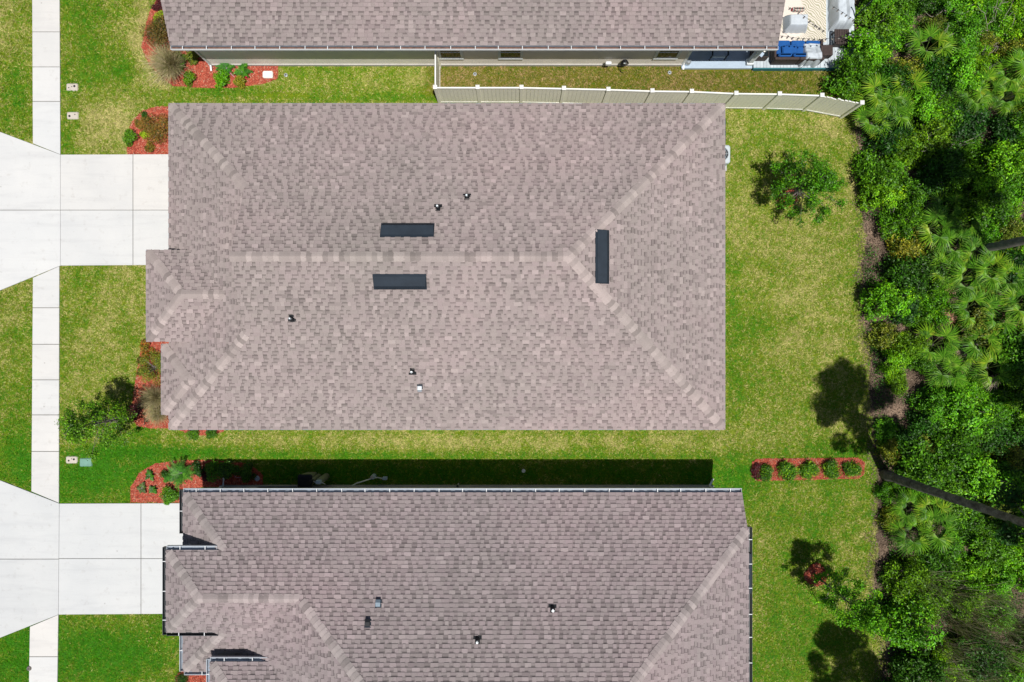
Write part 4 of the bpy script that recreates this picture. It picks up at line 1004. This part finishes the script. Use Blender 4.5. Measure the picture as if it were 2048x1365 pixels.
# logs and dead branches
for (a, b, r, l) in [((1812, 91), (1932, 62), .085, 'grey fallen log lying in the upper woodland'), ((1978, 137), (2060, 100), .075, 'grey fallen log near the upper right woodland edge')]:
    p, q = g(*a, .5), g(*b, .7); root = thing('fallen_log', (*p, 0), l, 'log'); m = MB()
    m.tube([(p[0]+(q[0]-p[0])*t, p[1]+(q[1]-p[1])*t+.05*math.sin(t*6), .45+.3*t) for t in (0, .2, .45, .7, 1)], [r, r*.95, r*.85, r*.8, r*.6], 9); m.build('stem', M['greybark'], root, smooth=True)
    m = MB(); t = .6; o = Vector((p[0]+(q[0]-p[0])*t, p[1]+(q[1]-p[1])*t, .63)); m.tube([o, o+Vector((.15, .2, .1)), o+Vector((.2, .5, .12))], [.03, .02, .008], 6); m.build('stub', M['greybark'], root)
rb = random.Random(12)
for i, (px, py, l) in enumerate([(1890, 40, 'pale bare branch tangle above the upper fallen log'), (1930, 25, 'pale bare branch tangle near the top edge'), (1965, 75, 'twisted pale branches between the two fallen logs'), (1975, 90, 'lowest tangle of pale twisted branches between the logs'), (1870, 300, 'bare branches in the shaded upper wood'), (1780, 385, 'thin bare branches by the lawn edge above the palmettos'), (2000, 15, 'bare branches in the top corner')]):
    x, y = g(px, py); root = thing('dead_branch', (x, y, 0), l, 'branch', 'dead branches in the wood')
    for k in range(9):
        a = rb.uniform(0, 6.28); p = Vector((x+rb.uniform(-.3, .3), y+rb.uniform(-.3, .3), .3)); pts = [p]; 
        for j in range(5): a += rb.uniform(-.7, .7); p = p+Vector((math.cos(a)*.25, math.sin(a)*.25, rb.uniform(-.02, .22))); pts.append(p)
        m = MB(); m.tube(pts, [.016, .015, .013, .010, .008, .004], 5); m.build('twig', M['deadwood'], root)
# tall pines: crowns stand outside the frame, trunks and shadows inside it
PINES = [(16.55, -5.92, 18.5, .205, 8.9, 2.3, 'tall pine with dark trunk leaning out past the hedge strip', 16, 'bark'), (20.45, 4.0, 17, .19, 10.5, 2.1, 'tall pine with grey trunk beyond the palmettos at the right edge', 16, 'greybark'),
         (16.4, -17.3, 18, .2, 10, 2.3, 'pine below the frame casting the round shadow on the lower backyard', 16, 'bark'), (23.3, -8.8, 16, .17, 8.5, 2.2, 'pine at the right shading the wood below the dark trunk', 16, 'bark'),
         (25.6, -16.0, 15, .16, 8, 2.1, 'pine at the right shading the reeds', 15, 'bark'), (23.6, -4.2, 16, .16, 8.5, 2.0, 'pine at the right shading the wood opposite the hedge', 15, 'bark')]
for i, (x, y, H_, r0, c0, R_, l, nc, bk) in enumerate(PINES):
    tree('pine_tree', x, y, H_, r0, c0, R_, 500+i, l, 'pine tree', 'dark', *((40, 11000, (.20, .075), bk, .19) if i in (0, 2) else (28, 6500, (.22, .075), bk, .21)), group='tall pines in the wood', top=.5)

# ------------------------------------------------------------------ small yard things
def meter_box(px, py, w, d, mat, label, dots):
    x, y = g(px, py); root = thing('utility_box', (x, y, 0), label, 'utility box', 'ground utility boxes')
    m = MB(); m.rbox(x-w/2, x+w/2, y-d/2, y+d/2, -.05, .055, .035); m.build('lid', M[mat], root)
    m = MB(); m.rbox(x-w/2-.02, x+w/2+.02, y-d/2-.02, y+d/2+.02, -.05, .03, .04); m.build('rim', M[mat], root)
    for dx, dy, r in dots:
        m = MB(); m.lathe([(r, .05), (r, .062), (r*.4, .064)], x+dx, y+dy, 12); m.build('plug', M['rubber'], root)
meter_box(145, 175, .50, .31, 'cream', 'cream utility box lid upper of the pair near the top sidewalk', [(.12, .03, .05), (-.13, -.04, .025), (.0, .01, .02)])
meter_box(146, 232, .50, .31, 'cream', 'cream utility box lid lower of the pair near the top sidewalk', [(-.12, -.03, .05), (.12, .04, .025)])
meter_box(144, 920, .50, .31, 'cream', 'cream utility box lid next to the green lid', [(-.11, -.03, .04), (.12, .03, .045), (.02, .05, .02)])
meter_box(172, 925, .52, .36, 'greenlid', 'faded green utility lid by the lower sidewalk', [])
x, y = g(537, 151); root = thing('utility_box', (x, y, 0), 'white rounded box lid on the mulch end by the upper house', 'utility box'); m = MB(); m.rbox(x-.23, x+.23, y-.16, y+.16, -.03, .14, .05); m.build('lid', M['whitevinyl'], root); m = MB(); m.rbox(x-.21, x+.21, y-.14, y+.14, -.05, .03, .04); m.build('base', M['cream'], root)
for px, py, l in [(572, 151, 'small round drain cap in the lawn by the white box'), (950, 149, 'small round drain cap in the dry strip near the fence gate'), (1339, 146, 'small round drain cap in the dry strip before the porch'), (1047, 942, 'pale small cap in the shaded lawn of the lower house')]:
    x, y = g(px, py); root = thing('drain_cap', (x, y, 0), l, 'drain'); mt = 'whitevinyl' if px == 1047 else 'galv'
    m = MB(); m.lathe([(.085, -.03), (.085, .04), (.06, .055), (.055, .045)], x, y, 14); m.build('rim', M[mt], root); m = MB(); m.lathe([(.054, .03), (.054, .044), (.01, .046)], x, y, 12); m.build('grate', M['rubber'] if px != 1047 else M['whitevinyl'], root)
x, y = g(515, 957); root = thing('splash_bowl', (x, y, 0), 'round bluish lid in the roof shadow by the lower house', 'lid'); m = MB(); m.lathe([(.10, 0), (.12, .05), (.09, .07), (.02, .06)], x, y, 14); m.build('bowl', M['porch'], root); m = MB(); m.lathe([(.13, 0), (.135, .02), (.11, .03)], x, y, 14); m.build('rim', M['foundation'], root)
x, y = g(60, 1336); root = thing('sprinkler_head', (x, y, 0), 'brown round sprinkler head at the lower sidewalk edge', 'sprinkler'); m = MB(); m.lathe([(.10, -.03), (.11, .05), (.08, .10), (.02, .115)], x, y, 14); m.build('dome', M['greybark'], root); m = MB(); m.lathe([(.025, .10), (.025, .13), (.005, .132)], x, y, 8); m.build('nozzle', M['rubber'], root)
# air conditioner
ax_, ay_ = 9.04, 8.08
ac = thing('air_conditioner', (ax_, ay_, 0), 'grey outdoor air conditioner half under the right eave of the middle house', 'air conditioner')
m = MB(); m.rbox(ax_-.5, ax_+.48, ay_-.55, ay_+.5, -.02, .08, .02); m.build('pad', M['foundation'], ac)
m = MB(); m.rbox(ax_-.40, ax_+.40, ay_-.40, ay_+.40, .08, .84, .07); m.build('cabinet', M['acgrey'], ac)
m = MB(); m.lathe([(.31, .83), (.31, .846), (.02, .848)], ax_, ay_, 24); m.build('fan_well', M['rubber'], ac)
m = MB()
for r in (.08, .15, .22, .29):
    m.tube([(ax_+r*math.cos(a*math.pi/10), ay_+r*math.sin(a*math.pi/10), .862) for a in range(21)], .006, 4)
for a in range(8): m.tube([(ax_+.06*math.cos(a*math.pi/4), ay_+.06*math.sin(a*math.pi/4), .866), (ax_+.31*math.cos(a*math.pi/4), ay_+.31*math.sin(a*math.pi/4), .862)], .006, 4)
m.build('grille', M['acgrey'], ac)
m = MB(); m.lathe([(.09, .85), (.09, .875), (.02, .885)], ax_, ay_, 14); m.build('motor_cap', M['whitevinyl'], ac)
m = MB(); m.box(ax_+.02, ax_+.16, ay_-.62, ay_-.50, -.02, .30); m.build('line_cover', M['white'], ac)
# trash can and tanks by the lower house wall
x, y = g(624, 954); tc = thing('trash_can', (x, y, 0), 'square tan trash can with dark lid against the lower house wall', 'trash can')
m = MB(); m.rings([[(x+sx*a, y+sy*a, z) for sx, sy in ((-1, -.8), (-.8, -1), (.8, -1), (1, -.8), (1, .8), (.8, 1), (-.8, 1), (-1, .8))] for a, z in ((.22, 0), (.29, 1.0))]); m.build('bin', M['trash'], tc)
m = MB(); m.rings([[(x+sx*a, y+sy*a, z) for sx, sy in ((-1, -.8), (-.8, -1), (.8, -1), (1, -.8), (1, .8), (.8, 1), (-.8, 1), (-1, .8))] for a, z in ((.31, 1.0), (.31, 1.05), (.24, 1.09))]); m.build('lid', M['black'], tc)
for k, (px, py, r, h, l) in enumerate([(638, 952, .11, 1.05, 'slim tan water tank between the trash can and the larger tank'), (653, 953, .15, 1.15, 'larger tan water tank with pale valve head by the lower house')]):
    x, y = g(px, py); wt = thing('water_tank', (x, y, 0), l, 'water tank')
    m = MB(); m.lathe([(r*.9, 0), (r, .03), (r, h-.1), (r*.75, h-.02), (r*.35, h)], x, y, 16); m.build('tank', M['trash'], wt, smooth=True)
    m = MB(); m.rbox(x-r*.75, x+r*.75, y-r*.55, y+r*.55, h, h+.17, .03); m.build('valve_head', M['porch'] if k else M['black'], wt)
    m = MB(); m.tube([(x+r*.5, y, h+.05), (x+r*1.3, y-.05, h+.08), (x+r*1.3, y-.15, h-.2)], .016, 6); m.build('hose', M['white'], wt)
x, y = g(700, 968); hb = thing('wall_equipment_box', (x, y, 0), 'grey wall cabinet with tan end by the lower gutter', 'wall box')
m = MB(); m.rbox(x-.5, x+.02, -6.43, -6.25, 1.05, 1.5, .02); m.build('cabinet', M['foundation'], hb); m = MB(); m.rbox(x+.025, x+.16, -6.43, -6.27, 1.05, 1.4, .02); m.build('side_cover', M['cream'], hb)
p0, p1, p2 = g(704, 972, .8), g(745, 957, .3), g(769, 958, .2); wp = thing('well_pipe', (*p1, 0), 'blue grey pipe assembly with valves in the shaded strip', 'pipes')
m = MB(); m.tube([(*p0, .8), (p0[0]+.15, p0[1]+.08, .7), (*p1, .3), (p1[0]+.2, p1[1]+.02, .22), (*p2, .2)], .028, 7); m.build('pipe', M['galv'], wp)
m = MB(); m.lathe([(.10, 0), (.10, .36), (.085, .42), (.03, .44)], p1[0]+.02, p1[1]+.06, 12); m.build('filter_housing', M['porch'], wp); m = MB(); m.lathe([(.07, .43), (.07, .46), (.02, .47)], p1[0]+.0, p1[1]+.08, 10); m.build('valve_cap', M['cream'], wp)
m = MB(); m.rbox(p2[0]-.09, p2[0]+.11, p2[1]-.05, p2[1]+.08, .05, .26, .02); m.build('regulator', M['porch'], wp)
x, y = g(917, 968); dp = thing('vent_post', (x, y, 0), 'short upright pipe at the lower house wall', 'pipe'); m = MB(); m.tube([(x, y, 0), (x, y, .5), (x-.01, y-.1, .6)], .04, 8); m.build('pipe', M['foundation'], dp); m = MB(); m.lathe([(.05, .48), (.055, .53), (.03, .55)], x, y, 8); m.build('collar', M['rubber'], dp)
# things on the upper house wall
x = g(1216, 118, .5)[0]; fl = thing('wall_meter', (x, WY, .4), 'pale flood light shaped box on the upper house wall', 'wall light'); m = MB(); m.rbox(x-.13, x+.13, WY-.24, WY-.10, .55, .72, .03); m.build('head', M['white'], fl); m = MB(); m.tube([(x-.05, WY-.02, .3), (x-.08, WY-.12, .45), (x-.05, WY-.15, .56)], .02, 6); m.build('bracket', M['galv'], fl)
x = g(1248, 120, .5)[0]; hr = thing('hose_reel', (x, WY, 0), 'black coiled hose hung on the upper house wall', 'hose'); m = MB()
for k in range(5):
    rr_ = .15+.018*k; m.tube([(x+rr_*.75*math.cos(a*math.pi/9), WY-.08-.028*k, .65+rr_*math.sin(a*math.pi/9)) for a in range(19)], .016, 6)
m.build('hose_coil', M['black'], hr); m = MB(); m.tube([(x-.1, WY-.15, .5), (x-.14, WY-.25, .2), (x-.05, WY-.32, .03), (x+.06, WY-.36, .03)], .014, 6); m.build('hose_tail', M['black'], hr); m = MB(); m.rbox(x-.05, x+.05, WY-.20, WY-.02, .62, .68, .01); m.build('bracket', M['galv'], hr)
place_plant('weed', SM['bright'], 1350, 125, .5, (.6, .5, .5), 'small green weed at the wall by the porch corner', 'weed')

# ------------------------------------------------------------------ deck and furniture behind the upper house
DZ = .24
dk = thing('deck', (12.8, 14, 0), 'pale plank deck joined to the upper house porch', 'deck')
x = 10.64; rd = random.Random(3)
while x < 15.0:
    k = rd.uniform(.85, 1.08); m = MB(); m.box(x, x+.138, 12.04+.0*x, 16.6, DZ-.035, DZ+rd.uniform(-.002, .002), (.50*k, .56*k, .61*k)); m.build('deck_board', M['plank'], dk); x += .148
m = MB(); m.box(10.64, 15.0, 11.99, 12.035, -.02, DZ-.01); m.build('front_skirt', M['navy'], dk)
m = MB(); m.box(10.64, 15.0, 12.06, 16.5, -.05, DZ-.05); m.build('frame', M['navy'], dk)
rx0, ry0 = g(1556, 85, DZ); rx1, _ = g(1652, 85, DZ)
rug = thing('rug', ((rx0+rx1)/2, 15, DZ), 'cream outdoor rug with olive palm leaf print on the deck', 'rug'); m = MB(); m.rbox(rx0, rx1, ry0, 16.5, DZ+.004, DZ+.018, .006); m.build('mat', M['rug'], rug); m = MB(); m.box(rx0-.012, rx0-.001, ry0, 16.5, DZ+.004, DZ+.016); m.build('edge_binding', M['cream'], rug)
def drape(root, name, x0, x1, y0, y1, z0, h, slope=.12, wr=.03, seed=0, mat='cover', bulge=None):
    nx, ny = 34, 34; xs = np.linspace(x0, x1, nx); ys = np.linspace(y0, y1, ny); X, Y = np.meshgrid(xs, ys, indexing='ij')
    e = np.minimum(np.minimum(X-x0, x1-X), np.minimum(Y-y0, y1-Y)); t = np.clip(e/slope, 0, 1); t = t**.6
    fold = (vnoise(X, Y, .16, seed)-.5)*2; fold2 = np.sin((X*1.3+Y*.7)*9+fold*3)
    Z = z0+h*t+wr*fold*(.4+.6*(1-abs(2*t-1)))+wr*.35*fold2*t
    if bulge: Z = Z+bulge(X, Y)*t
    Z = np.maximum(Z, z0+.005)
    shrink = 1-.10*(t)*0; V = np.stack([X+fold*wr*.8*(1-t), Y+fold2*wr*.8*(1-t), Z], -1).reshape(-1, 3)-np.array(ORG[root.name])
    i = (np.arange(nx-1)[:, None]*ny+np.arange(ny-1)[None, :]).ravel(); me = mesh_np(name, V, np.stack([i, i+ny, i+ny+1, i+1], 1)); me.polygons.foreach_set('use_smooth', [True]*len(me.polygons)); set_col(me, np.full(((nx-1)*(ny-1), 3), .5))
    return link_mesh(name, me, M[mat], root)
# covered table
x0, y0 = g(1566, 66, .3); x1, y1 = g(1621, 24, .8)
t = thing('covered_table', ((x0+x1)/2, (y0+y1)/2, DZ), 'square table under a pale grey fitted cover on the rug', 'covered table')
drape(t, 'cover', x0, x1, y0, y1, DZ+.02, .58, .13, .018, 3)
m = MB(); m.rbox(x0+.1, x1-.1, y0+.1, y1-.1, DZ+.02, DZ+.5, .03); m.build('table_body', M['wicker'], t)
# striped cushion
x0, y0 = g(1585, 22, .4); x1, y1 = g(1611, 14, .4); t = thing('striped_cushion', (x0, y0, DZ), 'small cushion with red, white and green stripes behind the covered table', 'cushion'); m = MB(); m.rbox(x0, x1, y0, y1, DZ+.02, DZ+.2, .06); m.build('pillow', M['striped'], t); m = MB(); m.rbox(x0-.01, x0+.02, y0+.02, y1-.02, DZ+.04, DZ+.16, .01); m.build('piping', M['red'], t)
# covered lounge set by the wood
x0, y0 = g(1660, 60, .4); x1, y1 = g(1709, -60, .7)
t = thing('covered_sofa', ((x0+x1)/2, (y0+y1)/2, DZ), 'large bunched pale grey cover over seating at the deck edge by the wood', 'covered sofa')
drape(t, 'cover', x0, x1, y0, y1, DZ+.02, .62, .16, .06, 8, bulge=lambda X, Y: .16*(X > (x0+.55*(x1-x0)))+.05*np.sin(Y*5))
m = MB(); m.rbox(x0+.15, x1-.1, y0+.15, y1-.15, DZ, DZ+.5, .04); m.build('sofa_body', M['wicker'], t)
# wicker table
x0, y0 = g(1668, 90, .6); x1, y1 = g(1697, 60, .6); t = thing('wicker_table', (x0, y0, DZ), 'brown slatted wicker table beside the bunched cover', 'table')
for k in range(6):
    a = x0+(x1-x0)*k/6; m = MB(); m.rbox(a+.004, a+(x1-x0)/6-.004, y0, y1, DZ+.40, DZ+.43, .006); m.build('slat', M['wicker'], t)
for sx in (x0+.04, x1-.08):
    for sy in (y0+.04, y1-.08): m = MB(); m.box(sx, sx+.045, sy, sy+.045, DZ, DZ+.40); m.build('leg', M['wicker'], t)
m = MB(); m.box(x0+.02, x1-.02, y0+.02, y0+.05, DZ+.1, DZ+.39); m.build('apron', M['wicker'], t)
# sofa with blue cushions
sx0, sy0 = g(1541, 130, .3); sx1 = g(1640, 130, .4)[0]; sy1 = sy0+.95
sf = thing('wicker_sofa', ((sx0+sx1)/2, sy0, DZ), 'brown wicker sofa with blue cushions, its back to the lawn', 'sofa')
m = MB(); m.rbox(sx0, sx1, sy0+.05, sy1, DZ+.05, DZ+.28, .02); m.build('base', M['wicker'], sf)
m = MB(); m.rbox(sx0, (sx0+sx1)/2-.01, sy0, sy0+.12, DZ+.05, DZ+.62, .02); m.build('backrest', M['wicker'], sf); m = MB(); m.rbox((sx0+sx1)/2+.01, sx1, sy0, sy0+.12, DZ+.05, DZ+.62, .02); m.build('backrest', M['wicker'], sf)
m = MB(); m.rbox(sx0, sx0+.1, sy0+.13, sy1, DZ+.28, DZ+.5, .02); m.build('armrest', M['wicker'], sf); m = MB(); m.rbox(sx1-.1, sx1, sy0+.13, sy1, DZ+.28, DZ+.5, .02); m.build('armrest', M['wicker'], sf)
for k in range(3):
    a = sx0+.12+k*.65; m = MB(); m.rbox(a, a+.62, sy0+.28, sy1-.02, DZ+.28, DZ+.42, .05); m.build('seat_cushion', M['blue'], sf)
    m = MB(); m.rbox(a+.01, a+.61, sy0+.13, sy0+.29, DZ+.40, DZ+.66, .06); m.build('back_cushion', M['blue'], sf)
bx, by = g(1580, 99, .8); t = thing('blue_cushion', (bx, by, DZ+.42), 'loose blue cushion tossed across the sofa seat', 'cushion')
m = MB(); ca, sa = math.cos(.12), math.sin(.12); m.rings([[(bx+ca*u*k-sa*v*k, by+sa*u*k+ca*v*k, DZ+.43+z) for u, v in ((-.33, -.16), (-.28, -.2), (.28, -.2), (.33, -.16), (.33, .16), (.28, .2), (-.28, .2), (-.33, .16))] for k, z in ((.9, 0), (1, .05), (1, .09), (.85, .14))]); m.build('pillow', M['blue'], t); m = MB(); m.tube([(bx-.3, by-.18, DZ+.50), (bx+.3, by-.14, DZ+.50)], .008, 4); m.build('piping', M['blue'], t)
x0, y0 = g(1599, 131, .4); x1, y1 = g(1643, 84, .7); t = thing('furniture_cover', (x0, y0, DZ), 'crumpled pale grey cover thrown over the end of the blue sofa', 'cover')
drape(t, 'cover', x0, x1, y0, y1, DZ+.02, .70, .10, .07, 12, bulge=lambda X, Y: -.22*np.clip((Y-(y0+.3))/.4, 0, 1)); m = MB(); m.tube([(x0+.2, y0+.1, DZ+.76), (x0+.1, y0-.1, DZ+.3), (x0-.1, y0-.2, DZ+.02)], .01, 5); m.build('drawstring', M['black'], t)
x0, y0 = g(1641, 112, .6); x1, y1 = g(1665, 91, .6); t = thing('wicker_ottoman', (x0, y0, DZ), 'brown wicker ottoman between covered sofa end and pale deck boards', 'ottoman'); m = MB(); m.rbox(x0, x1, y0, y1, DZ+.06, DZ+.42, .025); m.build('box', M['wicker'], t); m = MB(); m.rbox(x0+.05, x1-.05, y0+.05, y1-.05, DZ, DZ+.06, .01); m.build('foot', M['black'], t)
m = None
x0, y0 = g(1505, 116, .6); x1, y1 = g(1537, 92, .6); t = thing('side_table', (x0, y0, DZ), 'dark glass topped wicker side table between porch column and sofa', 'side table'); m = MB(); m.rbox(x0, x1, y0, y1, DZ, DZ+.42, .02); m.build('base', M['wicker'], t); m = MB(); m.rbox(x0+.03, x1-.03, y0+.03, y1-.03, DZ+.421, DZ+.435, .008); m.build('glass_top', M['glass'], t)
x, y = g(1529, 103, .75); t = thing('cup', (x, y, DZ+.436), 'small white cup on the dark side table', 'cup'); m = MB(); m.lathe([(.035, DZ+.436), (.045, DZ+.53), (.04, DZ+.53), (.032, DZ+.46)], x, y, 12); m.build('body', M['whitevinyl'], t); m = MB(); m.tube([(x+.04, y, DZ+.51), (x+.075, y, DZ+.49), (x+.04, y, DZ+.46)], .006, 5); m.build('handle', M['whitevinyl'], t)
x, y = g(1524, 109, .72); t = thing('folded_cloth', (x, y, DZ+.436), 'grey folded cloth on the dark side table', 'cloth'); m = MB(); m.obox((x-.06, y-.08), (x+.06, y+.08), .14, DZ+.437, DZ+.455); m.build('fold', M['porch'], t); m = MB(); m.obox((x-.04, y-.06), (x+.05, y+.07), .11, DZ+.456, DZ+.47); m.build('top_fold', M['porch'], t)
# porch chair, lantern
x, y = g(1437, 104, .4); t = thing('porch_chair', (x, y, .12), 'grey cushioned chair in the shade of the porch', 'chair')
m = MB(); m.rbox(x-.3, x+.3, y-.28, y+.28, .45, .56, .04); m.build('seat', M['porch'], t); m = MB(); m.rbox(x-.28, x+.28, y+.22, y+.32, .56, 1.0, .04); m.build('backrest', M['porch'], t)
for s in (-1, 1):
    m = MB(); m.rbox(x+s*.34-.03, x+s*.34+.03, y-.28, y+.28, .66, .70, .012); m.build('armrest', M['dark'], t)
    for q in (-.25, .25): m = MB(); m.box(x+s*.33-.02, x+s*.33+.02, y+q-.02, y+q+.02, .12, .66); m.build('leg', M['dark'], t)
x, y = g(1376, 125, .25); t = thing('lantern', (x, y, .12), 'round grey lantern standing at the porch edge', 'lantern'); m = MB(); m.lathe([(.12, .12), (.13, .16), (.13, .34), (.09, .40), (.03, .44)], x, y, 14); m.build('body', M['galv'], t); m = MB(); m.tube([(x-.05, y, .43), (x, y, .52), (x+.05, y, .43)], .008, 5); m.build('handle', M['rubber'], t)
# string lights
def string_light(pts, label, n, sag=.05):
    root = thing('string_light', (*pts[0][:2], 0), label, 'string lights'); P = [Vector(p) for p in pts]; m = MB(); m.tube(P, .006, 4); m.build('cable', M['black'], root)
    L = len(P)-1
    for i in range(n):
        t = (i+.5)/n*L; k = min(int(t), L-1); p = P[k].lerp(P[k+1], t-k)
        m = MB(); m.lathe([(.018, p.z-.005), (.02, p.z-.05), (.038, p.z-.09), (.03, p.z-.13), (.006, p.z-.145)], p.x, p.y, 8); b = m.build('bulb', M['bulb'], root); m = MB(); m.lathe([(.02, p.z-.04), (.022, p.z+.005), (.01, p.z+.01)], p.x, p.y, 8); m.build('socket', M['black'], b)
M['bulb'] = plain('bulb_glass', (.42, .38, .36), .2, .1, spec=.6)
zz = 2.5
string_light([(*g(1560, 72, zz), zz), (*g(1600, 77, zz-.1), zz-.1), (*g(1640, 79, zz-.12), zz-.12), (*g(1690, 74, zz-.05), zz-.05), (*g(1745, 64, zz), zz)], 'string of bulbs running from the eave toward the wood', 15)
string_light([(*g(1576, 14, zz), zz), (*g(1600, 26, zz-.05), zz-.05), (*g(1630, 50, zz-.1), zz-.1), (*g(1652, 64, zz), zz)], 'short string of bulbs crossing the palm leaf rug', 8)
string_light([(*g(1664, 12, zz), zz), (*g(1690, 28, zz-.06), zz-.06), (*g(1712, 42, zz), zz)], 'string of bulbs hanging over the bunched cover', 6)
pp = g(1652, 64, 0); 
for (px, py, l) in [(1714, 30, 'slim dark pole holding string lights at the deck edge by the wood')]:
    x, y = g(px, py, 1.2); t = thing('light_pole', (x, y, 0), l, 'pole'); m = MB(); m.tube([(x, y, 0), (x, y, 2.55)], .025, 8); m.build('pole', M['dark'], t); m = MB(); m.lathe([(.03, 2.55), (.035, 2.58), (.01, 2.62)], x, y, 8); m.build('finial', M['dark'], t)
